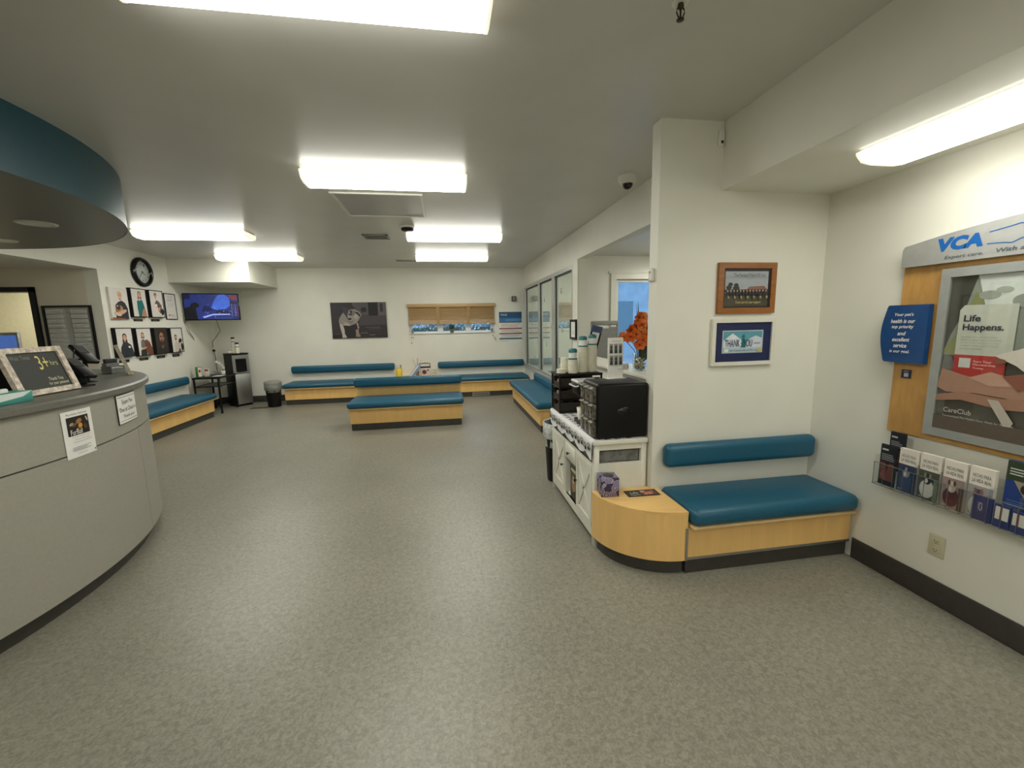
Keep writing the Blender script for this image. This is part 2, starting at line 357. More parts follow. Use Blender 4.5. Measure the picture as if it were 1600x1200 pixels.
# office doorway: black steel frame, half-glazed
t = thing('door_2', None, None, (-5.68, 6.45, 0)); t['kind'] = 'structure'
MB(BLACK).box(-5.265, 6.40, 0, -5.205, 6.58, 2.08).box(-6.15, 6.40, 0, -6.07, 6.58, 2.08).box(-6.15, 6.40, 2.02, -5.205, 6.58, 2.08).build('door_casing', t, True)

# ------------------------------------------------------------------ ceiling lights
def fixture(label, loc, rz=0.0, group='fluorescent ceiling fixtures', lit=None):
    t = thing('ceiling_light', label, 'ceiling light', loc, rz, group)
    L = .605
    MB(WHITE).box(-L, -.135, -.022, L, .135, 0).build('housing', t)
    d = MB(lit or LIT)
    prof = [(-.145, -.018), (-.145, -.034), (-.115, -.075), (-.06, -.088), (.06, -.088), (.115, -.075), (.145, -.034), (.145, -.018)]
    d.prism(prof, -L + .006, L - .006, ax='x'); d.build('diffuser', t)
    for s in (-1, 1):
        e = MB(mat('end_cap_plastic', (0.85, 0.82, 0.68), 0.4, noise=0.02, emit=0.2, emcol=(1, .95, .75)))
        e.prism([(y * 1.02, z * 1.02) for y, z in prof], s * L - .006, s * L + .006, ax='x'); e.build('end_cap', t)
    return t
fixture('fluorescent ceiling light nearest the camera, cut by the top edge', (-.40, 1.63, ZC))
fixture('fluorescent ceiling light in front of the square access hatch', (-.385, 3.575, ZC))
fixture('fluorescent ceiling light just beyond the tip of the teal canopy', (-2.90, 5.76, ZC))
fixture('fluorescent ceiling light in front of the boxed bulkhead, nearest the television', (-2.87, 7.49, ZC))
fixture('right-hand ceiling light in the middle of the room, beside the black detector', (.19, 5.71, ZC))
fixture('fluorescent ceiling light closest to the back wall above the window', (.19, 7.46, ZC))
fixture('fluorescent ceiling light behind the camera', (-.39, -.7, ZC))
fixture('unseen ceiling light added behind the camera to brighten the right wall', (.9, -2.2, ZC))  # added out-of-view lamp, lifts the light on the lower right wall
fixture('ceiling light on the low soffit above the right wall display', (2.10, 1.20, 2.27), R90, lit=LIT_DIM).scale = (1, 1, .72)
fixture('ceiling light on the low soffit behind the camera', (2.135, -1.6, 2.27), R90, lit=LIT_DIM)
fixture('ceiling light in the side room behind the pillar', (3.25, 4.75, 2.40), R90)
fixture('ceiling light in the corridor behind the black door frame', (-6.0, 7.3, 2.45))
fixture('ceiling light in the office behind the counter', (-7.2, 3.0, 2.315), R90)

# ------------------------------------------------------------------ ceiling fittings
t = thing('access_hatch', 'square white access hatch in ceiling beyond the second light', 'access hatch', (-.54, 4.43, ZC))
f = MB(WHITE)
f.box(-.40, -.40, -.012, .40, -.375, 0).box(-.40, .375, -.012, .40, .40, 0).box(-.40, -.375, -.012, -.375, .375, 0).box(.375, -.375, -.012, .40, .375, 0); f.build('frame', t)
MB(mat('hatch_panel', (.42, .42, .40), .28, noise=.02)).box(-.373, -.373, -.006, .373, .373, -.001).build('panel', t)
def grille(name, label, loc, w, d, n, rz=0, m=WHITE):
    t = thing(name, label, 'vent', loc, rz)
    f = MB(m); f.box(-w, -d, -.012, w, -d + .025, 0).box(-w, d - .025, -.012, w, d, 0).box(-w, -d, -.012, -w + .025, d, 0).box(w - .025, -d, -.012, w, d, 0); f.build('frame', t)
    MB(GASK).box(-w + .02, -d + .02, -.003, w - .02, d - .02, -.001).build('duct', t)
    s = MB(m)
    for i in range(n):
        y = -d + .03 + (2 * d - .06) * (i + .5) / n; s.box(-w + .025, y - .004, -.010, w - .025, y + .004, -.003)
    s.build('slats', t); return t
grille('ceiling_vent', 'small square ceiling vent left of the black detector', (-.83, 5.93, ZC), .16, .14, 8, m=mat('grey_grille', (.3, .3, .28), .5, noise=.05))
grille('ceiling_vent', 'narrow ceiling vent nearest to the back wall', (-.62, 8.04, ZC), .18, .07, 4, m=mat('grey_grille', (.3, .3, .28), .5))
t = thing('smoke_detector', 'dark round detector on ceiling beside the middle right light', 'smoke detector', (-.38, 5.32, ZC))
MB(WHITE).lathe([(.085, 0), (.085, -.012), (.075, -.02)], n=28).build('base', t)
MB(BLACK).lathe([(.075, -.019), (.075, -.04), (.06, -.052), (.0001, -.054)], n=28).build('cover', t)
t = thing('security_camera', 'white dome security camera with black lens on ceiling', 'security camera', (1.53, 3.40, ZC))
MB(WHITE).lathe([(.075, 0), (.075, -.035), (.062, -.055), (.05, -.06)], n=28).build('housing', t)
MB(BLACKG).sphere((0, 0, -.06), .042, sc=(1, 1, 1)).build('lens_dome', t)
BRASS = mat('aged_brass', (.06, .045, .025), .4, .7, noise=.2)
t = thing('fire_sprinkler', 'dark brass pendant fire sprinkler at top of picture', 'fire sprinkler', (.915, 1.60, ZC))
MB(WHITE).lathe([(.032, 0), (.032, -.004), (.022, -.008)]).build('escutcheon', t)
b = MB(BRASS); b.lathe([(.009, -.003), (.012, -.02), (.007, -.026)])
for k in range(2):
    s = 1 if k else -1
    b.tube([(s * x, 0, z) for x, z in ((.006, -.018), (.014, -.026), (.016, -.037), (.010, -.05), (.003, -.057))], .0028)
b.tube([(0, 0, -.02), (0, 0, -.057)], .0035); b.lathe([(.003, -.056), (.014, -.060), (.0135, -.063), (.001, -.064)]); b.build('sprinkler_head', t)
t = thing('motion_sensor', 'small white motion sensor in corner where soffit meets pillar wall', 'motion sensor', (1.68, YP, 2.56))
b = MB(WHITE); b.box(-.018, -.02, -.045, .018, -.001, .045, r=.005); b.build('housing', t); MB(BLACK).box(-.006, -.024, -.03, .006, -.019, -.016).build('lens', t)
MB(WHITE).tube([(0, -.006, .045), (.01, -.006, .07), (.018, -.006, .095)], .004).build('bracket', t)

# ------------------------------------------------------------------ benches
# local frame: x along the length, back at y=0, front at -depth
def bench(name, label, loc, rz, L, depth=.42, back=True, restx=None, wz=(.10, .30), sz=(.315, .42), metal=False, overl=0.03, overr=0.03, rest=(.555, .71), backpanel=False, rest_r=.06):
    t = thing(name, label, 'bench', loc, rz); h = L / 2
    c = MB(TEAL); c.box(-h, -depth, sz[0], h, -.002, sz[1], r=.042, seg=5); c.build('seat_cushion', t)
    MB(EDGE).box(-h + .004, -depth + .012, wz[1] - .002, h - .004, -.003, sz[0] + .001, r=.003, seg=1).build('seat_board', t)
    w = MB(MAPLE); w.box(-h + overl, -depth + .06, wz[0], h - overr, -.003, wz[1] - .002); w.build('base', t)
    ins = .012 if overl > 0 else 0
    MB(BASEB).box(-h + overl + ins, -depth + .075, 0, h - overr - ins, -.003, wz[0]).build('toe_kick', t)
    if back:
        a, e = restx or (-h, h)
        r = MB(TEAL); y = -.002 if not backpanel else -.0
        r.box(a, -.088, rest[0], e, y, rest[1], r=rest_r, seg=6); r.build('backrest_cushion', t)
    if backpanel:
        MB(MAPLE).box(-h + overl, .001, wz[0], h - overr, .05, rest[1] - .03).build('back_panel', t)
        MB(EDGE).box(-h + overl - .002, .0005, rest[1] - .031, h - overr + .002, .052, rest[1] - .02).build('edge_band', t)
        MB(BASEB).box(-h + overl + .012, .004, 0, h - overr - .012, .045, wz[0]).build('toe_kick', t)
    if metal:
        m = MB(METAL); m.box(-h + overl, -depth + .054, wz[0] - .004, h - overr, -depth + .060, wz[0] + .010)
        m.build('metal_trim', t)
    return t
bench('waiting_bench', 'teal cushioned bench against the pillar wall under the two frames', (1.908, YP, 0), 0, 1.105, .41, metal=True, overr=.0, overl=0.0, restx=(-.53 - .02, .545))
bench('waiting_bench', 'freestanding teal bench with wood back in middle of room', (-.585, 6.72, 0), 0, 1.66, .64, backpanel=True, wz=(.10, .31), sz=(.325, .42), overl=.03, overr=.03, restx=(-.83, .83), rest=(.555, .70))
bench('waiting_bench', 'long teal bench on back wall below the bulldog print', (-2.09, YB, 0), 0, 2.06, .62, wz=(.10, .31), sz=(.325, .41), restx=(-1.02, 1.03), rest=(.565, .71))
bench('waiting_bench', 'teal bench on back wall below the blind, in the corner', (.775, YB, 0), 0, 1.88, .62, wz=(.10, .31), sz=(.325, .41), rest=(.56, .70))
bench('waiting_bench', 'teal bench below the frosted glass panes', (XP, 6.58, 0), -R90, 2.40, .56, wz=(.10, .31), sz=(.325, .42), rest=(.40, .545), rest_r=.05)
bench('waiting_bench', 'teal bench on left wall under the staff portraits', (XL, 6.925, 0), R90, 1.75, .57, wz=(.10, .30), sz=(.315, .41), restx=(-.85, 1.04), rest=(.555, .695))
# low table between the two back benches
t = thing('corner_table', 'wooden side table between the two back wall benches', 'side table', (-.605, YB, 0))
MB(MAPLET).box(-.428, -.60, .40, .428, -.003, .43).build('top', t); MB(MAPLE).box(-.42, -.56, .10, .42, -.003, .40).build('base', t); MB(BASEB).box(-.41, -.54, 0, .41, -.003, .10).build('toe_kick', t)

# curved end table
t = thing('curved_end_table', 'quarter-round maple end table at left end of near bench', 'side table', (1.20, 2.38, 0))
def qarc(x0, y0, rx, ry, n=20): return [(x0 - rx * math.cos(R90 * i / n), y0 - ry * math.sin(R90 * i / n)) for i in range(n + 1)]
def endpoly(ins): return qarc(1.345, 2.475, .44 - ins, .40 - ins) + [(1.345 , 2.438), (1.296, 2.438), (1.296, 2.475)]
MB(MAPLET).prism(endpoly(0), .385, .402).build('top', t, True)
b = MB(MAPLE); b.prism(endpoly(0.002), .098, .385, smooth=False); b.build('body', t, True)
MB(BASEB).prism(endpoly(.045), 0, .098).build('toe_kick', t, True)
MB(METAL).box(1.333, 2.0725, .10, 1.3475, 2.076, .30).build('corner_strip', t, True)

# ------------------------------------------------------------------ reception counter and canopy
CX, CY = -4.05, 2.57
def ring(b, r0, r1, a0, a1, z0, z1, m=None, n=72, c=(CX, CY), prof=None):
    prof = prof or [(r0, z0), (r1, z0), (r1, z1), (r0, z1)]; k = len(prof); vs = []
    for i in range(n + 1):
        a = math.radians(a0 + (a1 - a0) * i / n)
        for r, z in prof: vs.append((c[0] + r * math.cos(a), c[1] + r * math.sin(a), z))
    fs = [(i * k + j, (i + 1) * k + j, (i + 1) * k + (j + 1) % k, i * k + (j + 1) % k) for i in range(n) for j in range(k)]
    b.mesh(vs, fs, m, False); b.face(vs[:k][::-1], m); b.face(vs[-k:], m); return b
t = thing('reception_counter', 'curved grey reception counter with dark stone top', 'reception counter', (CX + 1.8, CY, 0))
ring(MB(LAMGREY), 1.99, 2.025, -110, 17.8, .10, .832).build('lower_panel', t, True)
ring(MB(LAMGREY), 1.99, 2.025, 17.95, 100, .10, .832).build('lower_panel', t, True)
ring(MB(LAMGREY), 1.99, 2.025, -110, 100, .840, 1.10).build('upper_panel', t, True)
ring(MB(GASK), 1.93, 1.99, -110, 100, .10, 1.10).build('core', t, True)
ring(MB(BASEB), 1.90, 1.965, -110, 100, 0, .10).build('toe_kick', t, True)
r_ = 2.055; pr = [(1.60, 1.103), (r_ - .012, 1.103), (r_, 1.112), (r_, 1.140), (r_ - .012, 1.150), (1.61, 1.150), (1.60, 1.14)]
ring(MB(STONE), 0, 0, -110, 100, 0, 0, prof=pr).build('countertop', t, True)
t = thing('reception_desk_worktop', 'lower staff worktop behind the curved reception counter', 'worktop', (CX + 1.3, CY, 0))
ring(MB(LAMGREY), 1.2, 1.925, -100, 95, .72, .75).build('top', t, True)
for a in (-60, 0, 60):
    b = MB(LAMGREY); ang = math.radians(a); M = Matrix.Translation((CX, CY, 0)) @ Matrix.Rotation(ang, 4, 'Z'); b.box(1.3, -.012, 0, 1.89, .012, .72, M=M); b.build('support_panel', t, True)

t = thing('ceiling_canopy', 'teal curved drum canopy hanging over the reception counter', 'canopy', (-4.1 + 1.4, 2.88, 2.30))
cc = (-4.17, 2.76)
arc = [(cc[0] + 2.04 * math.cos(math.radians(a)), cc[1] + 2.12 * math.sin(math.radians(a))) for a in [-97 + 194 * i / 90 for i in range(91)]]
b = MB(DTEAL); n = len(arc)
b.mesh([(x, y, 2.30) for x, y in arc] + [(x, y, ZC) for x, y in arc], [(i, i + 1, n + i + 1, n + i) for i in range(n - 1)], None, True); b.build('fascia', t, True)
b = MB(DGREY); b.prism([(cc[0] + (x - cc[0]) * .9985, cc[1] + (y - cc[1]) * .9985) for x, y in arc], 2.302, 2.32); b.build('underside', t, True)
for i, (x, y) in enumerate([(-2.95, 3.75), (-3.78, 4.42)]):
    d = thing('recessed_downlight', ['unlit recessed downlight in canopy underside, nearer the tip', 'unlit recessed downlight in canopy underside at the left edge'][i], 'downlight', (x, y, 2.301))
    MB(WHITE).lathe([(.115, 0), (.112, -.006), (.085, -.008), (.08, -.001)], n=32, cap=False).build('trim_ring', d)
    MB(mat('downlight_lens', (.85, .83, .76), .4, noise=.03)).lathe([(.0001, -.004), (.082, -.0035)], n=32, cap=False).build('lens', d)

# paper notices fixed on the counter front
def wrap_notice(name, label, a0, a1, z0, z1, content, skew=0.0):
    t = thing(name, label, 'notice', (CX + 2.03 * math.cos(math.radians((a0 + a1) / 2)), CY + 2.03 * math.sin(math.radians((a0 + a1) / 2)), z0), 0)
    w = math.radians(a1 - a0) * 2.03; h = z1 - z0
    p = flat(PAPER); content(p, w, h)
    am = (a0 + a1) / 2
    for k in range(1, 24):
        xk = -w / 2 + w * k / 24 + .00013
        bmesh.ops.bisect_plane(p.bm, geom=p.bm.verts[:] + p.bm.edges[:] + p.bm.faces[:], plane_co=(xk, 0, 0), plane_no=(1, 0, 0))
    bmesh.ops.triangulate(p.bm, faces=p.bm.faces[:])
    for v in p.bm.verts:
        a = math.radians(am) + v.co.x / 2.03; r = 2.0275 - v.co.y + (0.0 if v.co.y < 0.0001 else 0)
        v.co = Vector((CX + r * math.cos(a), CY + r * math.sin(a), z0 + v.co.z))
    p.build('print', t, True); return t
def sheet(p, w, h, th=.001, m=None):
    n = 8
    for i in range(n):
        xa, xb = -w / 2 + w * i / n, -w / 2 + w * (i + 1) / n; p.box(xa, 0, 0, xb, th * -1, h, m)
    p.off = -th
def flyer(p, w, h):
    sheet(p, w, h)
    X = lambda u: -w / 2 + w * u; Z = lambda v: h * v
    p.text('Portfolio Release', X(.16), Z(.905), X(.84), Z(.95), C(60, 60, 70))
    p.rect(X(.13), Z(.47), X(.86), Z(.87), C(28, 20, 16))
    for u, v, a, c, col in ((.52, .76, .10, .05, (150, 110, 60)), (.55, .66, .07, .05, (210, 150, 50)), (.36, .70, .09, .03, (110, 80, 50)), (.26, .72, .07, .03, (170, 150, 120)), (.7, .62, .06, .06, (90, 55, 35)), (.45, .6, .05, .03, (120, 90, 50)), (.77, .78, .03, .06, (180, 170, 150))):
        p.ell(X(u), Z(v), w * a, h * c, C(*col), rot=.4)
    p.text('FurBall', X(.19), Z(.49), X(.57), Z(.60), C(235, 232, 225))
    p.text('Saturday evening at the hall', X(.2), Z(.43), X(.82), Z(.452), C(120, 60, 60))
    p.text('Please join us for a night', X(.28), Z(.37), X(.78), Z(.395), C(90, 90, 100)); p.text('of food, music and friends', X(.22), Z(.32), X(.84), Z(.345), C(90, 90, 100))
    p.lines(X(.16), X(.86), Z(.15), Z(.25), 3, C(150, 150, 155), .35); p.lines(X(.3), X(.75), Z(.08), Z(.1), 1, C(150, 150, 155), .4)
    p.rect(X(.88), Z(.05), X(.92), Z(.09), C(60, 60, 60))
wrap_notice('counter_flyer', 'white event flyer taped on front of the reception counter', -1.73, 3.8, .815, 1.073, flyer)
def feesign(p, w, h):
    sheet(p, w, h, .004, C(40, 40, 40)); p.rect(-w / 2 + .004, .004, w / 2 - .004, h - .004, PAPER)
    for s in ((-w / 2 + .012, h - .02, w / 2 - .012, h - .017), (-w / 2 + .012, .017, w / 2 - .012, .020)): p.rect(*s, C(60, 60, 60))
    p.text('Exam Fee', -w * .27, h * .66, w * .27, h * .81, C(70, 70, 70)); p.text('Due at Check-in', -w * .42, h * .41, w * .42, h * .56, C(70, 70, 70)); p.text('Thank you!', -w * .3, h * .16, w * .3, h * .31, C(70, 70, 70))
wrap_notice('fee_sign', 'white fee sign with dark rim near far end of the counter', 10.4, 18.0, .905, 1.094, feesign)

# chalkboard sign
t = thing('chalkboard_sign', 'chalkboard in distressed white wood frame on reception counter', 'chalkboard sign', (-2.235, 2.75, 1.1545), R90)
lean = Matrix.Rotation(math.radians(-17), 4, 'X')
DIST = mat('distressed_white_wood', (.62, .54, .45), .6, noise=.35, scale=40)
f = MB(DIST); w_, h_ = .185, .272
f.box(-w_, -.012, 0, w_, .012, .030).box(-w_, -.012, h_ - .030, w_, .012, h_).box(-w_, -.012, .030, -w_ + .034, .012, h_ - .03).box(w_ - .034, -.012, .03, w_, .012, h_ - .03)
f.build('frame', t, M=lean)
p = flat(C(36, 38, 34)); p.box(-w_ + .03, -.002, .026, w_ - .03, .008, h_ - .026); p.off = -.002
CH = C(215, 210, 175); CH2 = C(120, 128, 110)
p.text('Wait Time:', -.135, .205, -.02, .228, CH2); p.text('3+', .005, .14, .07, .222, C(225, 205, 120)); p.text('hrs', .08, .16, .125, .19, C(190, 185, 130))
p.text('Thank You', .02, .072, .11, .092, CH); p.text('for your patience!', .01, .042, .135, .064, CH)
p.build('board', t, M=lean)
b = MB(BLACK); b.tube([(0, .066, .16), (0, .135, .002)], .005); b.build('easel_leg', t)
t = thing('tissue_box', 'teal and white tissue box at left edge of reception counter', 'tissue box', (-2.17, 2.40, 1.1505), R90 * .97)
TB = MB(C(70, 150, 140)); TB.box(-.11, -.04, 0, .11, .06, .055, r=.002, seg=1); TB.build('carton', t)
p = flat(C(215, 225, 220)); p.layer(-.0405); p.poly([(-.108, .012), (.06, .03), (.105, .053), (-.108, .053)], C(215, 225, 220)); p.build('printed_wave', t)
b = MB(PAPER); b.box(-.04, -.002, .05, .04, .02, .075, r=.008); b.build('tissue', t)

# card terminals on a stand
t = thing('card_terminal_stand', 'black stand with slanted card terminals beside the chalkboard', 'card terminal', (-2.33, 3.07, 1.1505), R90 * .8)
b = MB(BLACK); b.box(-.05, -.05, 0, .05, .05, .01, r=.003); b.box(-.03, -.02, .01, .03, .03, .10, r=.01); b.build('base', t)
M1 = Matrix.Translation((0, -.01, .12)) @ Matrix.Rotation(math.radians(38), 4, 'X') @ Matrix.Rotation(math.radians(8), 4, 'Y')
b = MB(BLACK); b.box(-.042, -.10, -.012, .042, .085, .014, r=.008, M=M1); b.build('terminal', t)
MB(mat('dark_screen', (.07, .07, .07), .15, noise=.1)).box(-.032, -.0, .0142, .032, .075, .0155, M=M1).build('screen', t)
t = thing('card_terminal_stand', 'black card terminal standing behind the slanted one on counter', 'card terminal', (-2.455, 3.30, 1.1505), R90 * .8)
b = MB(BLACK); b.lathe([(.05, 0), (.05, .008), (.014, .012), (.012, .15), (.02, .16)]); b.build('base', t)
M1 = Matrix.Translation((0, 0, .195)) @ Matrix.Rotation(math.radians(42), 4, 'X') @ Matrix.Rotation(math.radians(10), 4, 'Y')
b = MB(BLACK); b.box(-.045, -.09, -.012, .045, .085, .014, r=.008, M=M1); b.build('terminal', t)
MB(MATS['dark_screen']).box(-.034, -.0, .0142, .034, .075, .0155, M=M1).build('screen', t)
b = MB(BLACK); b.tube([(.0, .06, .20), (-.05, .0, .23), (-.10, -.05, .16), (-.09, -.03, .06)], .003); b.build('cable', t)
t = thing('business_card_holder', 'clear business card holder stacked with cards on counter end', 'card holder', (-2.74, 3.95, 1.1505), R90 * .8)
GAC = mat('smoky_acrylic', (.20, .21, .20), .1, noise=.1)
b = MB(GAC); b.box(-.055, -.05, 0, .055, .05, .02, r=.003); b.box(-.055, -.05, .02, -.050, .05, .06).box(.05, -.05, .02, .055, .05, .06).box(-.055, -.05, .02, .055, -.046, .045); b.box(-.05, .0, .02, .05, .045, .085, r=.003); b.build('tray', t)
b = MB(PAPER); b.box(-.045, -.042, .02, .045, -.005, .05); b.build('cards', t); b = MB(C(40, 42, 44)); b.box(-.045, .005, .085, .045, .035, .12, r=.004); b.build('back_cards', t)
t = thing('leaning_wood_sign', 'pale wooden sign seen edge-on at far end of the counter', 'sign', (-2.52, 3.80, 1.1505), 0)
Mx = Matrix.Rotation(math.radians(-33.0), 4, 'Z') @ Matrix.Rotation(math.radians(-17), 4, 'Y').inverted().inverted()
Mx = Matrix.Rotation(math.radians(34), 4, 'Z') @ Matrix.Rotation(math.radians(-15), 4, 'Y')
b = MB(mat('weathered_pale_wood', (.42, .38, .29), .6, noise=.2, scale=30)); b.box(-.011, -.09, .004, .011, .09, .245, M=Mx); b.build('board', t)
MB(EDGE).box(-.03, -.05, 0, .02, .05, .008, M=Matrix.Rotation(math.radians(34), 4, 'Z')).build('foot', t)

# computer monitors behind the counter
def monitor(label, loc, rz, w, h, zc, screen, frame):
    t = thing('computer_monitor', label, 'computer monitor', loc, rz)
    b = MB(frame); b.box(-w / 2, -.012, zc - h / 2, w / 2, .022, zc + h / 2, r=.005, seg=2); b.build('bezel', t)
    MB(screen).box(-w / 2 + .018, -.0145, zc - h / 2 + .02, w / 2 - .018, -.0125, zc + h / 2 - .03).build('screen', t)
    MB(BLACK).box(-.12, -.06, 0, .12, .10, .012, r=.004).box(-.02, .022, .012, .02, .05, zc).build('stand', t)
BLUES = mat('blue_screen', (.02, .05, .16), .2, noise=.3, scale=8, emit=.35, emcol=(.035, .075, .22))
OFFS = mat('screen_off', (.01, .012, .02), .12, noise=.2)
b = thing('office_desk', 'low desk along office wall holding the blue monitor', 'desk', (-4.95, 5.0, 0))
MB(LAMGREY).box(-.55, -.4, .72, .55, .4, .75).build('top', b); MB(LAMGREY).box(-.54, -.38, 0, -.51, .38, .72).build('side_panel', b); MB(LAMGREY).box(.51, -.38, 0, .54, .38, .72).build('side_panel', b)
monitor('silver-rimmed monitor with blue screen at left edge behind chalkboard', (-4.56, 5.02, .7505), 0, .56, .36, .575, BLUES, SILVER)
monitor('black monitor facing the staff, just behind the chalkboard', (-2.84, 3.02, .7505), R90 * 2.06, .48, .32, .40, OFFS, BLACK)

# office board
t = thing('framed_chart', 'black framed chart of listings on the shaded office wall', 'framed chart', (-4.877, 6.43, 1.12))
f = MB(BLACK); W2, H2 = .28, .722
f.box(-W2, -.025, 0, W2, -.001, .025).box(-W2, -.025, H2 - .025, W2, -.001, H2).box(-W2, -.025, .025, -W2 + .025, -.001, H2 - .025).box(W2 - .025, -.025, .025, W2, -.001, H2 - .025); f.build('frame', t)
p = flat(C(190, 190, 184)); p.box(-W2 + .02, -.008, .02, W2 - .02, -.002, H2 - .02); p.off = -.008
p.rect(-.03, .03, .03, H2 - .03, C(165, 166, 162))
for i in range(10):
    z = .06 + i * .062
    for s in (-1, 1):
        p.rect(s * .14 - .095, z, s * .14 + .095, z + .046, C(205, 204, 198))
        p.lines(s * .14 - .085, s * .14 + .085, z + .008, z + .04, 3, C(140, 140, 140), .3)
p.build('chart', t)

# ------------------------------------------------------------------ left wall: clock, portraits
t = thing('wall_clock', 'round black-rimmed wall clock above the staff portraits', 'clock', (XL, 7.26, 2.365), R90)
MY = Matrix.Rotation(R90, 4, 'X')
b = MB(BLACKG); b.lathe([(.16, .0), (.215, .0), (.218, .02), (.205, .045), (.185, .055), (.165, .045), (.160, .005)], n=48, M=MY, cap=False); b.build('rim', t)
p = flat(PAPER); p.lathe([(.17, .0), (.17, .012), (.0001, .0125)], n=40, M=MY); p.off = -.0130
for i in range(12):
    a = R90 - 2 * PI * (i + 1) / 12; x, z = .125 * math.cos(a), .125 * math.sin(a); p.text(str(i + 1), x - .013 - (.006 if i > 8 else 0), z - .016, x + .013 + (.006 if i > 8 else 0), z + .016, C(30, 30, 30))
for i in range(60):
    a = 2 * PI * i / 60; u = Vector((math.cos(a), math.sin(a))); v = Vector((-u.y, u.x)) * (.0022 if i % 5 == 0 else .001); r0 = .145
    p.off = -.0135; p.face([(u.x * r0 + v.x, p.off, u.y * r0 + v.y), (u.x * r0 - v.x, p.off, u.y * r0 - v.y), (u.x * .155 - v.x, p.off, u.y * .155 - v.y), (u.x * .155 + v.x, p.off, u.y * .155 + v.y)], C(30, 30, 30))
p.build('dial', t)
def hand(ang, L, w, y):
    u = Vector((math.cos(ang), math.sin(ang))); v = Vector((-u.y, u.x)) * w
    q = MB(BLACK); q.prism([(-u.x * .02 + v.x, -u.y * .02 + v.y), (-u.x * .02 - v.x, -u.y * .02 - v.y), (u.x * L - v.x * .5, u.y * L - v.y * .5), (u.x * L + v.x * .5, u.y * L + v.y * .5)], y, y - .002, ax='y'); return q
hand(math.radians(228), .12, .004, -.020).build('minute_hand', t); hand(math.radians(-28), .08, .006, -.017).build('hour_hand', t)
b = MB(GLASS); b.lathe([(.165, .028), (.0001, .030)], n=32, M=MY); b.build('glass', t)

